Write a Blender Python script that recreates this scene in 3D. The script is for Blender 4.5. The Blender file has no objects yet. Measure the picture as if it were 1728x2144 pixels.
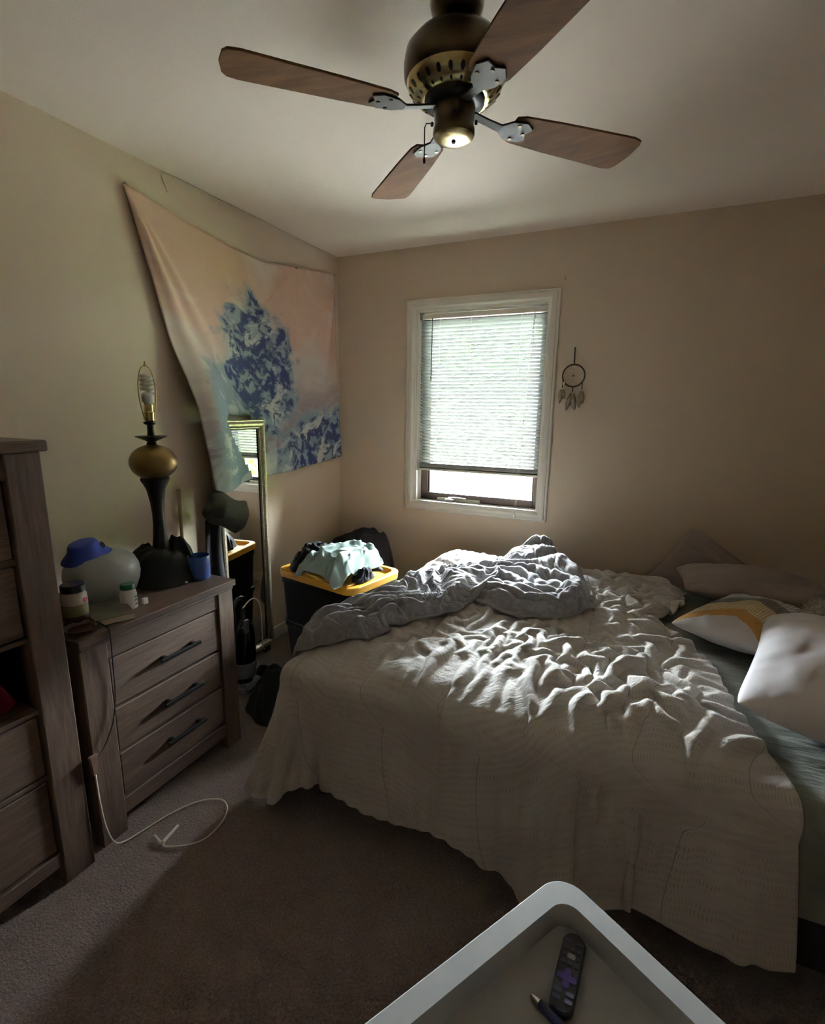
import bpy, bmesh, math, random
import numpy as np
from mathutils import Vector, Matrix, noise as mnoise

random.seed(7)
RNG = np.random.RandomState(11)
scene = bpy.context.scene
COL = scene.collection
PI = math.pi

# ------------------------------------------------------------------ camera
CAM = (2.0161789, -3.1290750, 1.44)
YAW, PITCH, ROLL, FPX = 0.4283472, -0.2024922, 0.0131945, 1051.51
def make_camera():
    cy, sy = math.cos(YAW), math.sin(YAW)
    f = Vector((-sy * math.cos(PITCH), cy * math.cos(PITCH), math.sin(PITCH)))
    r = Vector((cy, sy, 0)); u = r.cross(f)
    c, s = math.cos(ROLL), math.sin(ROLL)
    r2 = c * r + s * u; u2 = -s * r + c * u
    cam = bpy.data.cameras.new('camera'); o = bpy.data.objects.new('camera', cam); COL.objects.link(o)
    m = Matrix((r2, u2, -f)).transposed().to_4x4(); m.translation = Vector(CAM)
    o.matrix_world = m
    cam.sensor_fit = 'VERTICAL'; cam.sensor_height = 24.0; cam.sensor_width = 24.0 * 1728 / 2144
    cam.lens = 24.0 * FPX / 2144; cam.clip_start = 0.02; cam.clip_end = 300
    scene.camera = o
make_camera()

# ------------------------------------------------------------------ sky and exposure
SKY = 250.0
EXPOSURE = 1.55
FAN_A = 45.0
SLAT = math.radians(-47)
world = bpy.data.worlds.new('overcast_sky'); scene.world = world; world.use_nodes = True
wn = world.node_tree.nodes['Background']
wn.inputs['Color'].default_value = (0.90, 0.96, 1.05, 1); wn.inputs['Strength'].default_value = SKY
pl = bpy.data.lights.new('window_portal', 'AREA'); pl.shape = 'RECTANGLE'; pl.size = 0.92; pl.size_y = 1.34
pl.cycles.is_portal = True
po = bpy.data.objects.new('window_portal', pl); COL.objects.link(po)
po.location = (1.03, 0.16, 1.435); po.rotation_euler = (-PI / 2, 0, 0)

vs = scene.view_settings
vs.view_transform = 'Standard'; vs.look = 'None'; vs.gamma = 1.0; vs.use_curve_mapping = False
vs.exposure = EXPOSURE
cy_ = scene.cycles
cy_.use_denoising = True
cy_.sample_clamp_indirect = 6.0
cy_.max_bounces = 14; cy_.diffuse_bounces = 8; cy_.glossy_bounces = 5
cy_.transparent_max_bounces = 16; cy_.transmission_bounces = 10
cy_.caustics_reflective = False; cy_.caustics_refractive = False

# ------------------------------------------------------------------ materials
def lin(c):
    c /= 255.0
    return c / 12.92 if c <= .04045 else ((c + .055) / 1.055) ** 2.4
def C(r, g, b): return (lin(r), lin(g), lin(b), 1)
MATS = {}
class NT:
    def __init__(s, name):
        s.m = bpy.data.materials.new(name); s.m.use_nodes = True
        s.t = s.m.node_tree; s.n = s.t.nodes; s.b = s.n['Principled BSDF']; s.out = s.n['Material Output']
        MATS[name] = s.m
    def add(s, typ, **kw):
        nd = s.n.new(typ)
        for k, v in kw.items(): setattr(nd, k, v)
        return nd
    def link(s, a, b): s.t.links.new(a, b)
    def coords(s, scale=(1, 1, 1), kind='Object', rot=(0, 0, 0)):
        tc = s.add('ShaderNodeTexCoord'); mp = s.add('ShaderNodeMapping')
        mp.inputs['Scale'].default_value = scale; mp.inputs['Rotation'].default_value = rot
        s.link(tc.outputs[kind], mp.inputs['Vector']); return mp.outputs['Vector']
    def noise(s, vec, scale, detail=4, rough=.55, dist=0):
        nz = s.add('ShaderNodeTexNoise'); nz.inputs['Scale'].default_value = scale
        nz.inputs['Detail'].default_value = detail; nz.inputs['Roughness'].default_value = rough
        nz.inputs['Distortion'].default_value = dist
        s.link(vec, nz.inputs['Vector']); return nz.outputs['Fac']
    def ramp(s, fac, stops):
        r = s.add('ShaderNodeValToRGB'); el = r.color_ramp.elements
        while len(el) < len(stops): el.new(.5)
        for e, (p, c) in zip(el, stops): e.position = p; e.color = c
        s.link(fac, r.inputs['Fac']); return r.outputs['Color']
    def mix(s, fac, a, b, mode='MIX'):
        x = s.add('ShaderNodeMix', data_type='RGBA', blend_type=mode)
        for sock, v in ((x.inputs[0], fac), (x.inputs[6], a), (x.inputs[7], b)):
            if hasattr(v, 'is_linked'): s.link(v, sock)
            else: sock.default_value = v
        return x.outputs[2]
    def math(s, op, a, b=None, c=None, clamp=False):
        x = s.add('ShaderNodeMath', operation=op, use_clamp=clamp)
        for i, v in enumerate((a, b, c)):
            if v is None: continue
            if hasattr(v, 'is_linked'): s.link(v, x.inputs[i])
            else: x.inputs[i].default_value = v
        return x.outputs[0]
    def sep(s, vec):
        x = s.add('ShaderNodeSeparateXYZ'); s.link(vec, x.inputs[0]); return x.outputs
    def bump(s, h, strength, dist=.01):
        b = s.add('ShaderNodeBump'); b.inputs['Strength'].default_value = strength; b.inputs['Distance'].default_value = dist
        s.link(h, b.inputs['Height']); s.link(b.outputs[0], s.b.inputs['Normal'])
    def set(s, **kw):
        for k, v in kw.items():
            sock = s.b.inputs[k.replace('_', ' ')]
            if hasattr(v, 'is_linked'): s.link(v, sock)
            else: sock.default_value = v

def simple(name, col, rough=.6, metal=0., var=.12, vscale=8., bscale=0, bstr=.2, bdist=.004, sheen=0., coat=0.):
    t = NT(name); v = t.coords()
    nz = t.noise(v, vscale)
    dark = tuple(c * (1 - var) for c in col[:3]) + (1,); light = tuple(min(1, c * (1 + var)) for c in col[:3]) + (1,)
    t.set(Base_Color=t.ramp(nz, [(.3, dark), (.7, light)]), Roughness=rough, Metallic=metal)
    if sheen: t.set(Sheen_Weight=sheen)
    if coat: t.set(Coat_Weight=coat)
    if bscale: t.bump(t.noise(v, bscale, 3), bstr, bdist)
    return t.m

simple('wall_paint', C(199, 182, 161), .75, var=.02, vscale=3, bscale=260, bstr=.12, bdist=.001)
simple('ceiling_paint', C(242, 231, 219), .85, var=.02, vscale=2, bscale=180, bstr=.25, bdist=.002)
simple('white_trim', C(226, 221, 210), .4, var=.03)
simple('bronze_sash', C(70, 58, 54), .45, var=.1)
simple('black_cloth', C(13, 12, 13), .95, var=.25, vscale=20, bscale=300, bstr=.3, bdist=.002)
simple('navy_cloth', C(24, 24, 31), .95, var=.25, vscale=20, bscale=300, bstr=.3, bdist=.002)
simple('red_cloth', C(120, 16, 36), .9, var=.25, vscale=15, bscale=300, bstr=.3, bdist=.002)
simple('mint_cloth', C(146, 166, 158), .9, var=.06, vscale=12, bscale=400, bstr=.25, bdist=.001)
simple('hat_wool', C(50, 48, 40), .95, var=.2, vscale=25, bscale=220, bstr=.5, bdist=.003)
simple('black_plastic', C(20, 20, 22), .32, var=.1)
simple('black_gloss', C(12, 12, 14), .12, var=.1)
simple('grey_plastic', C(120, 122, 124), .35, var=.1)
simple('yellow_plastic', C(226, 168, 52), .45, var=.05, vscale=5)
simple('tray_plastic', C(166, 168, 167), .5, var=.04, vscale=30, bscale=500, bstr=.1, bdist=.0005)
simple('blue_mug', C(46, 76, 140), .35, var=.06)
simple('blue_plastic', C(42, 62, 150), .45, var=.08)
simple('white_plastic', C(228, 226, 220), .4, var=.02)
simple('green_cap', C(20, 92, 66), .4, var=.05)
simple('jar_label', C(120, 116, 74), .5, var=.3, vscale=30)
simple('jar_label_pale', C(190, 184, 178), .5, var=.1, vscale=30)
simple('jar_label_pink', C(196, 96, 116), .5, var=.1, vscale=30)
simple('dark_dish', C(70, 34, 28), .35, var=.2)
simple('book_cover', C(96, 92, 80), .4, var=.5, vscale=18)
simple('paper', C(206, 200, 184), .8, var=.06)
simple('cable_white', C(214, 206, 192), .5, var=.03)
simple('cable_dark', C(36, 26, 22), .6, var=.05)
simple('cable_tan', C(120, 94, 80), .6, var=.05)
simple('stick_wood', C(120, 90, 58), .6, var=.2)
simple('feather', C(136, 122, 104), .9, var=.35, vscale=60)
simple('bead', C(206, 196, 178), .4, var=.1)
simple('leather_cord', C(44, 32, 28), .8, var=.1)
simple('web_thread', C(120, 106, 88), .8, var=.1)
simple('mattress_ticking', C(150, 146, 140), .9, var=.06)
simple('bed_base_cloth', C(30, 29, 32), .95, var=.15, bscale=200, bstr=.2)
simple('pillow_taupe', C(146, 132, 126), .9, var=.04, bscale=500, bstr=.15, bdist=.001)
simple('pillow_white', C(226, 222, 226), .9, var=.02, bscale=500, bstr=.12, bdist=.001)
simple('chrome', C(205, 203, 200), .18, metal=1, var=.03)
simple('socket_brass', C(206, 190, 140), .25, metal=1, var=.1, vscale=40)
simple('harp_brass', C(150, 128, 82), .35, metal=1, var=.1)
simple('lamp_bronze', C(34, 28, 22), .5, metal=.6, var=.25, vscale=30)
simple('lamp_gold', C(122, 100, 60), .38, metal=.85, var=.12, vscale=10)
simple('fan_brass', C(74, 62, 45), .3, metal=.9, var=.25, vscale=25)
simple('fan_brass_bright', C(196, 184, 140), .25, metal=.9, var=.15, vscale=40)
simple('fan_arm', C(44, 36, 28), .6, var=.15)
simple('fan_black', C(10, 9, 9), .5, var=.1)
simple('handle_black', C(24, 23, 23), .4, metal=.5, var=.1)
simple('shingle', C(118, 112, 110), .95, var=.35, vscale=2.2, bscale=120, bstr=.4)
simple('roof_deck', C(58, 54, 54), .95, var=.2)
simple('sky_block_grey', C(120, 118, 112), .7, var=.05)
simple('siding', C(196, 192, 184), .7, var=.05)
simple('concrete', C(222, 220, 214), .9, var=.12, vscale=2)
simple('ground_pale', C(192, 190, 182), .95, var=.35, vscale=3)  # pale ground tone, lightened to bounce more daylight onto the ceiling
simple('leaf_green', C(112, 140, 54), .8, var=.4, vscale=6)
simple('remote_body', C(20, 20, 30), .35, var=.1)
simple('remote_purple', C(74, 52, 140), .5, var=.1)
simple('remote_key', C(58, 60, 84), .5, var=.1)
simple('remote_key_pale', C(168, 168, 178), .5, var=.1)
simple('pen_blue', C(34, 40, 78), .35, var=.1)

def carpet():
    t = NT('carpet'); v = t.coords()
    big = t.noise(v, 2.2, 3); tuft = t.noise(v, 140, 3, .7); mid = t.noise(v, 22, 4, .6)
    c1 = t.ramp(big, [(.3, C(118, 98, 90)), (.7, C(138, 116, 106))])
    c2 = t.mix(.5, c1, t.ramp(tuft, [(.34, C(70, 56, 52)), (.66, C(176, 156, 146))]))
    c3 = t.mix(.25, c2, t.ramp(mid, [(.3, C(96, 80, 72)), (.7, C(150, 130, 120))]))
    t.set(Base_Color=c3, Roughness=1.0, Sheen_Weight=.2)
    h = t.math('ADD', t.math('MULTIPLY', tuft, .7), t.math('MULTIPLY', mid, .5))
    t.bump(h, 1.0, .016)
carpet()

def wood(name, scale):
    t = NT(name); v = t.coords(scale)
    g = t.noise(v, 1.0, 7, .62, .4); s = t.noise(v, 3.4, 5, .7, .2)
    c = t.ramp(g, [(.25, C(62, 47, 39)), (.5, C(90, 70, 58)), (.75, C(112, 90, 74))])
    c = t.mix(.45, c, t.ramp(s, [(.35, C(48, 36, 30)), (.65, C(114, 92, 77))]))
    t.set(Base_Color=c, Roughness=.55)
    t.bump(s, .35, .002)
wood('wood_along', (30, 3.2, 42))   # grain along y
wood('wood_upright', (34, 34, 3.0))  # grain along z

def glass(name, tint, refl=.08):
    t = NT(name)
    tr = t.add('ShaderNodeBsdfTransparent'); tr.inputs[0].default_value = tint
    gl = t.add('ShaderNodeBsdfGlossy'); gl.inputs['Roughness'].default_value = .02
    fr = t.add('ShaderNodeFresnel'); fr.inputs[0].default_value = 1.45
    mx = t.add('ShaderNodeMixShader'); t.link(fr.outputs[0], mx.inputs[0])
    t.link(tr.outputs[0], mx.inputs[1]); t.link(gl.outputs[0], mx.inputs[2]); t.link(mx.outputs[0], t.out.inputs[0])
glass('window_glass', (.97, .99, .98, 1)); glass('clear_plastic', (.6, .62, .64, 1))

def translucent(name, col, tcol, fac, rough=.5):
    t = NT(name)
    t.set(Base_Color=col, Roughness=rough)
    tl = t.add('ShaderNodeBsdfTranslucent'); tl.inputs[0].default_value = tcol
    mx = t.add('ShaderNodeMixShader'); mx.inputs[0].default_value = fac
    t.link(t.b.outputs[0], mx.inputs[1]); t.link(tl.outputs[0], mx.inputs[2]); t.link(mx.outputs[0], t.out.inputs[0])
    return t
translucent('blind_vinyl', C(138,140,135), C(150,150,145), .0)  # mid-grey for off-white slats: shade put into the colour against burn-out
translucent('tank_plastic', C(206, 210, 206), C(206, 210, 206), .35, .3)
translucent('bulb_glass', C(232, 230, 220), C(236, 232, 220), .3, .2)

def mirror_mat():
    t = NT('mirror_silver'); t.set(Base_Color=(.9, .91, .9, 1), Metallic=1.0, Roughness=.005)
mirror_mat()
def frame_mat():
    t = NT('frame_silver'); v = t.coords((2, 2, 2)); nz = t.noise(v, 30, 3)
    t.set(Base_Color=t.ramp(nz, [(.3, C(150, 138, 118)), (.7, C(186, 174, 152))]), Metallic=.75, Roughness=.34)
frame_mat()
simple('frame_dark', C(40, 34, 30), .5, var=.1)

def duvet_mat():
    t = NT('duvet_print'); tc = t.add('ShaderNodeTexCoord'); uv = tc.outputs['UV']
    x, y, z = t.sep(uv)                      # metres along the cloth
    fine = t.noise(uv, 300, 2)
    band = t.math('FLOOR', t.math('DIVIDE', y, .021))
    wn_ = t.add('ShaderNodeTexWhiteNoise', noise_dimensions='1D'); t.link(band, wn_.inputs['W']); rnd = wn_.outputs['Value']
    blk = t.math('FLOOR', t.math('DIVIDE', t.math('ADD', x, t.math('MULTIPLY', rnd, .7)), .12))
    cmb = t.add('ShaderNodeCombineXYZ'); t.link(blk, cmb.inputs[0]); t.link(band, cmb.inputs[1])
    wn2 = t.add('ShaderNodeTexWhiteNoise', noise_dimensions='2D'); t.link(cmb.outputs[0], wn2.inputs['Vector']); r2 = wn2.outputs['Value']
    # short upright ticks in rows
    pit = t.math('ADD', .0055, t.math('MULTIPLY', r2, .004))
    fx = t.math('FRACT', t.math('DIVIDE', x, pit))
    tick = t.math('LESS_THAN', fx, .42)
    fy = t.math('FRACT', t.math('DIVIDE', y, .021))
    hgt = t.math('ADD', .22, t.math('MULTIPLY', r2, .5))
    inrow = t.math('MULTIPLY', t.math('GREATER_THAN', fy, .14), t.math('LESS_THAN', fy, t.math('ADD', hgt, .14)))
    on = t.math('GREATER_THAN', r2, .22)
    ink = t.math('MULTIPLY', t.math('MULTIPLY', tick, inrow), on)
    wear = t.noise(uv, 5, 3)
    ink = t.math('MULTIPLY', ink, t.math('MULTIPLY', t.math('SUBTRACT', wear, .12, clamp=True), 1.35, clamp=True))
    # stitched seams
    base = t.ramp(t.noise(uv, 3, 3), [(.35, C(178, 172, 165)), (.65, C(196, 191, 185))])
    col = t.mix(t.math('MULTIPLY', ink, .5), base, C(104, 100, 86))
    sm = t.math('ABSOLUTE', t.math('SUBTRACT', t.math('FRACT', t.math('DIVIDE', t.math('ADD', x, .06), .34)), .5))
    seam = t.math('LESS_THAN', sm, .004)
    col = t.mix(t.math('MULTIPLY', seam, .5), col, C(96, 88, 74))
    t.set(Base_Color=col, Roughness=.9, Sheen_Weight=.1)
    t.bump(t.math('ADD', t.math('MULTIPLY', fine, .3), t.math('ADD', t.noise(uv, 60, 3), t.math('MULTIPLY', t.noise(uv, 22, 3, .6, .6), 1.6))), .5, .006)
duvet_mat()
def sheet_mat():
    t = NT('sheet_sage'); v = t.coords(); a = t.noise(v, 9, 4, .6, .6)
    t.set(Base_Color=t.ramp(a, [(.3, C(112, 116, 106)), (.7, C(132, 136, 126))]), Roughness=.62, Sheen_Weight=.2)
    t.bump(t.noise(t.coords((4, 16, 4)), 1.6, 4, .6), .35, .02)
sheet_mat()
def fleece():
    t = NT('grey_fleece'); v = t.coords(); a = t.noise(v, 420, 2); b = t.noise(v, 60, 3)
    t.set(Base_Color=t.ramp(t.math('ADD', t.math('MULTIPLY', a, .5), t.math('MULTIPLY', b, .5)), [(.3, C(112, 110, 112)), (.7, C(158, 156, 158))]), Roughness=1, Sheen_Weight=.5)
    t.bump(t.math('ADD', a, b), .55, .004)
fleece()
def fluffy():
    simple('fluffy_white', C(206, 198, 186), 1.0, var=.08, vscale=30, bscale=120, bstr=.8, bdist=.01, sheen=.3)
fluffy()

def chevron():
    t = NT('chevron_pillow'); tc = t.add('ShaderNodeTexCoord'); x, y, z = t.sep(tc.outputs['UV'])
    # diamond distance from a corner of the cushion: broad bands of mustard, cream and grey with raised ribs
    d = t.math('ADD', x, t.math('MULTIPLY', t.math('ABSOLUTE', t.math('SUBTRACT', y, .5)), .55))
    g = t.ramp(d, [(0.0, C(200, 196, 196)), (.28, C(200, 196, 196)), (.285, C(176, 132, 70)), (.40, C(176, 132, 70)), (.405, C(204, 184, 150)), (.62, C(204, 184, 150)), (.625, C(112, 110, 112)), (.80, C(122, 120, 120)), (.805, C(190, 186, 186)), (1., C(180, 176, 178))])
    t.set(Base_Color=g, Roughness=.9)
    rib = t.math('MULTIPLY', t.math('SINE', t.math('MULTIPLY', y, 190)), t.math('GREATER_THAN', d, .4))
    t.bump(rib, .7, .004)
chevron()

def tapestry_mat():
    # loose dyed cloth: peach, cream, mauve, navy and teal patches, no picture
    t = NT('tapestry_dye'); tc = t.add('ShaderNodeTexCoord'); uv = tc.outputs['UV']
    x, y, z = t.sep(uv)                       # 0..1 across, 0..1 down
    w1 = t.noise(uv, 3.2, 5, .6, .8); w2 = t.noise(uv, 7.0, 6, .65, 1.2); w3 = t.noise(uv, 20, 4, .6, .5)
    base = t.ramp(t.math('ADD', y, t.math('MULTIPLY', t.math('SUBTRACT', w1, .5), .55)), [(.05, C(196, 164, 142)), (.34, C(204, 170, 152)), (.5, C(196, 184, 172)), (.68, C(150, 134, 132)), (.84, C(126, 112, 116)), (1., C(176, 184, 186))])
    # cream cloud patches
    cream = t.math('MULTIPLY', t.math('SUBTRACT', w1, .5, clamp=True), 5.5, clamp=True)
    col = t.mix(t.math('MULTIPLY', cream, .65), base, C(212, 206, 196))
    # navy dye in two soft areas
    def blob(cx, cy, rx, ry, k):
        a = t.math('POWER', t.math('DIVIDE', t.math('SUBTRACT', x, cx), rx), 2)
        b = t.math('POWER', t.math('DIVIDE', t.math('SUBTRACT', y, cy), ry), 2)
        d = t.math('ADD', t.math('ADD', a, b), t.math('MULTIPLY', t.math('SUBTRACT', w2, .5), k))
        return t.math('SUBTRACT', 1.0, d, clamp=True)
    b1 = blob(.44, .50, .24, .34, 2.6); b2 = blob(.86, .93, .46, .25, 2.2); b3 = blob(.20, .84, .16, .42, 2.0)
    teal = t.math('MULTIPLY', t.math('MAXIMUM', t.math('MAXIMUM', b1, b2), t.math('MULTIPLY', b3, .9)), 3.0, clamp=True)
    col = t.mix(t.math('MULTIPLY', teal, .8), col, C(126, 150, 160))
    nav = t.math('MULTIPLY', t.math('SUBTRACT', t.math('MAXIMUM', b1, t.math('MULTIPLY', b2, .85)), .3, clamp=True), 5.0, clamp=True)
    mott = t.ramp(w3, [(.42, (0, 0, 0, 1)), (.52, (1, 1, 1, 1))])
    col = t.mix(t.math('MULTIPLY', nav, mott), col, C(44, 50, 92))
    pale = t.math('MULTIPLY', t.math('MULTIPLY', teal, t.ramp(w2, [(.54, (0, 0, 0, 1)), (.6, (1, 1, 1, 1))])), .75)
    col = t.mix(pale, col, C(206, 208, 200))
    t.set(Base_Color=col, Roughness=.9)
    t.bump(t.noise(uv, 500, 2), .15, .001)
tapestry_mat()

# ------------------------------------------------------------------ building helpers
ORG = {}
class G:
    """collects vertices and faces in world space"""
    def __init__(s): s.v = []; s.f = []; s.uv = None
    def raw(s, v, f):
        n = len(s.v); s.v += [tuple(p) for p in v]; s.f += [tuple(i + n for i in q) for q in f]; return s
    def box(s, lo, hi):
        (a, b, c), (d, e, g) = lo, hi
        return s.raw([(a, b, c), (d, b, c), (d, e, c), (a, e, c), (a, b, g), (d, b, g), (d, e, g), (a, e, g)],
                     [(3, 2, 1, 0), (4, 5, 6, 7), (0, 1, 5, 4), (1, 2, 6, 5), (2, 3, 7, 6), (3, 0, 4, 7)])
    def tube(s, pts, r, n=8, closed=False, cap=True):
        pts = [Vector(p) for p in pts]; m = len(pts); rs = r if hasattr(r, '__len__') else [r] * m
        rings = []; up = Vector((0, 0, 1))
        prev = None
        for i, p in enumerate(pts):
            a = pts[i - 1] if (i > 0 or closed) else p; b = pts[(i + 1) % m] if (i < m - 1 or closed) else p
            d = (b - a); d = d.normalized() if d.length > 1e-9 else Vector((0, 0, 1))
            if prev is None:
                h = up if abs(d.z) < .9 else Vector((1, 0, 0)); q = d.cross(h).normalized()
            else:
                q = prev - d * prev.dot(d); q = q.normalized() if q.length > 1e-6 else d.orthogonal().normalized()
            prev = q; w = d.cross(q)
            rings.append([p + (q * math.cos(2 * PI * k / n) + w * math.sin(2 * PI * k / n)) * rs[i] for k in range(n)])
        v = [p for rg in rings for p in rg]; f = []
        for i in range(m if closed else m - 1):
            j = (i + 1) % m
            for k in range(n): f.append((i * n + k, i * n + (k + 1) % n, j * n + (k + 1) % n, j * n + k))
        if cap and not closed:
            f.append(tuple(range(n))[::-1]); f.append(tuple((m - 1) * n + k for k in range(n)))
        return s.raw(v, f)
    def lathe(s, prof, c, n=24, axis=None):
        """prof: (radius, height) pairs, axis: rotation matrix"""
        v = []; f = []; c = Vector(c); m = len(prof)
        for r, h in prof:
            for k in range(n):
                p = Vector((max(r, 1e-5) * math.cos(2 * PI * k / n), max(r, 1e-5) * math.sin(2 * PI * k / n), h))
                v.append(c + (axis @ p if axis else p))
        for i in range(m - 1):
            for k in range(n): f.append((i * n + k, i * n + (k + 1) % n, (i + 1) * n + (k + 1) % n, (i + 1) * n + k))
        f.append(tuple(range(n))[::-1]); f.append(tuple((m - 1) * n + k for k in range(n)))
        return s.raw(v, f)
    def grid(s, P):
        """P: (nu, nv, 3) array"""
        nu, nv = P.shape[:2]
        f = [(i * nv + j, (i + 1) * nv + j, (i + 1) * nv + j + 1, i * nv + j + 1) for i in range(nu - 1) for j in range(nv - 1)]
        return s.raw(P.reshape(-1, 3).tolist(), f)
    def prism(s, poly, z0, z1, fn=None):
        n = len(poly); v = [(x, y, z0) for x, y in poly] + [(x, y, z1) for x, y in poly]
        if fn: v = [fn(*p) for p in v]
        f = [tuple(range(n))[::-1], tuple(range(n, 2 * n))] + [(i, (i + 1) % n, n + (i + 1) % n, n + i) for i in range(n)]
        return s.raw(v, f)

def make(name, g, mat, parent=None, smooth=False, bevel=0, seg=2, origin=None, subsurf=0, solid=0, label=None, uv=None):
    v = np.array([tuple(p) for p in g.v], float)
    if parent is not None: o3 = np.array(ORG[parent.name])
    elif origin is not None: o3 = np.array(origin, float)
    else:
        lo, hi = v.min(0), v.max(0); o3 = np.array([(lo[0] + hi[0]) / 2, (lo[1] + hi[1]) / 2, lo[2]])
    me = bpy.data.meshes.new(name); me.from_pydata((v - o3).tolist(), [], g.f); me.update()
    if uv is not None:
        ul = me.uv_layers.new(name='UVMap')
        idx = np.empty(len(me.loops), np.int32); me.loops.foreach_get('vertex_index', idx)
        ul.data.foreach_set('uv', np.asarray(uv, np.float32)[idx].ravel())
    if bevel:
        bm = bmesh.new(); bm.from_mesh(me)
        bmesh.ops.recalc_face_normals(bm, faces=bm.faces)
        es = [e for e in bm.edges if len(e.link_faces) == 2 and e.calc_face_angle(0) > .6]
        bmesh.ops.bevel(bm, geom=es, offset=bevel, segments=seg, affect='EDGES', clamp_overlap=True)
        bm.to_mesh(me); bm.free()
    else:
        bm = bmesh.new(); bm.from_mesh(me); bmesh.ops.recalc_face_normals(bm, faces=bm.faces); bm.to_mesh(me); bm.free()
    me.materials.append(MATS[mat])
    ob = bpy.data.objects.new(name, me); COL.objects.link(ob)
    if parent is not None: ob.parent = parent
    else: ob.location = o3
    ORG[ob.name] = tuple(o3)
    if smooth:
        me.polygons.foreach_set('use_smooth', [True] * len(me.polygons))
        if smooth == 'auto':
            bm = bmesh.new(); bm.from_mesh(me)
            for e in bm.edges: e.smooth = e.calc_face_angle(0) < .7
            bm.to_mesh(me); bm.free()
    if solid:
        m = ob.modifiers.new('thickness', 'SOLIDIFY'); m.thickness = solid; m.offset = 0
    if subsurf:
        m = ob.modifiers.new('smooth', 'SUBSURF'); m.levels = m.render_levels = subsurf
    if label: ob['label'] = label
    return ob
def tag(o, label, cat, group=None):
    o['label'] = label; o['category'] = cat
    if group: o['group'] = group
    return o
def thing(name, loc, label=None, cat=None, group=None):
    o = bpy.data.objects.new(name, None); COL.objects.link(o); o.location = loc; o.empty_display_size = .05
    ORG[o.name] = tuple(loc)
    if label: tag(o, label, cat, group)
    return o
def struct(o): o['kind'] = 'structure'; return o
def box(name, lo, hi, mat, parent=None, bevel=.002, **kw):
    return make(name, G().box(lo, hi), mat, parent, bevel=bevel, seg=kw.pop('seg', 1), **kw)
def link_copy(o, parent, off):
    c = o.copy(); COL.objects.link(c); c.parent = parent; c.location = off; return c
def spline(pts, n=12):
    """Catmull-Rom through pts"""
    P = [np.array(p, float) for p in pts]; P = [2 * P[0] - P[1]] + P + [2 * P[-1] - P[-2]]; out = []
    for i in range(1, len(P) - 2):
        for k in range(n):
            t = k / n; a, b, c, d = P[i - 1], P[i], P[i + 1], P[i + 2]
            out.append(.5 * ((2 * b) + (-a + c) * t + (2 * a - 5 * b + 4 * c - d) * t * t + (-a + 3 * b - 3 * c + d) * t ** 3))
    out.append(P[-2]); return [tuple(p) for p in out]
# lattice noise on arrays
_T = RNG.rand(256, 256)
def vnoise(x, y, seed=0):
    x = x + seed * 17.31; y = y + seed * 9.77
    xi = np.floor(x).astype(int); yi = np.floor(y).astype(int); fx = x - xi; fy = y - yi
    fx = fx * fx * fx * (fx * (fx * 6 - 15) + 10); fy = fy * fy * fy * (fy * (fy * 6 - 15) + 10)
    g = lambda a, b: _T[a & 255, b & 255]
    return (g(xi, yi) * (1 - fx) * (1 - fy) + g(xi + 1, yi) * fx * (1 - fy) + g(xi, yi + 1) * (1 - fx) * fy + g(xi + 1, yi + 1) * fx * fy) * 2 - 1
def fbm(x, y, seed=0, o=4, gain=.5):
    s = 0; a = 1
    for k in range(o): s = s + a * vnoise(x * 2 ** k, y * 2 ** k, seed + k); a *= gain
    return s
def ridged(x, y, seed=0, o=3, gain=.5):
    s = 0; a = 1
    for k in range(o): s = s + a * (1 - np.abs(vnoise(x * 2 ** k, y * 2 ** k, seed + k)) * 2); a *= gain
    return s
# ------------------------------------------------------------------ the room
RX, RY0, H = 3.04, -3.75, 2.44
TH = .15
WX0, WX1, WZ0, WZ1 = .600, 1.462, .808, 2.062      # hole for the window
struct(make('floor', G().box((-TH, RY0 - TH, -.12), (RX + TH, TH, 0)), 'carpet', origin=(0, 0, 0)))
struct(make('ceiling', G().box((-TH, RY0 - TH, H), (RX + TH, TH, H + .12)), 'ceiling_paint', origin=(0, 0, H)))
struct(make('wall_left', G().box((-TH, RY0, 0), (0, TH, H)), 'wall_paint', origin=(0, 0, 0)))
struct(make('wall_right', G().box((RX, RY0, 0), (RX + TH, TH, H)), 'wall_paint', origin=(RX, 0, 0)))
struct(make('wall_front', G().box((-TH, RY0 - TH, 0), (RX + TH, RY0, H)), 'wall_paint', origin=(0, RY0, 0)))
g = G()
g.box((0, 0, 0), (WX0, TH, H)); g.box((WX1, 0, 0), (RX, TH, H)); g.box((WX0, 0, 0), (WX1, TH, WZ0)); g.box((WX0, 0, WZ1), (WX1, TH, H))
struct(make('wall_back', g, 'wall_paint', origin=(0, 0, 0)))
def baseboard(name, lo, hi): struct(box(name, lo, hi, 'white_trim', bevel=.006))
baseboard('baseboard_left', (0.0005, RY0, 0.0005), (.014, -.0005, .085))
baseboard('baseboard_back', (.015, -.014, 0.0005), (RX - .015, -.0005, .085))

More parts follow.
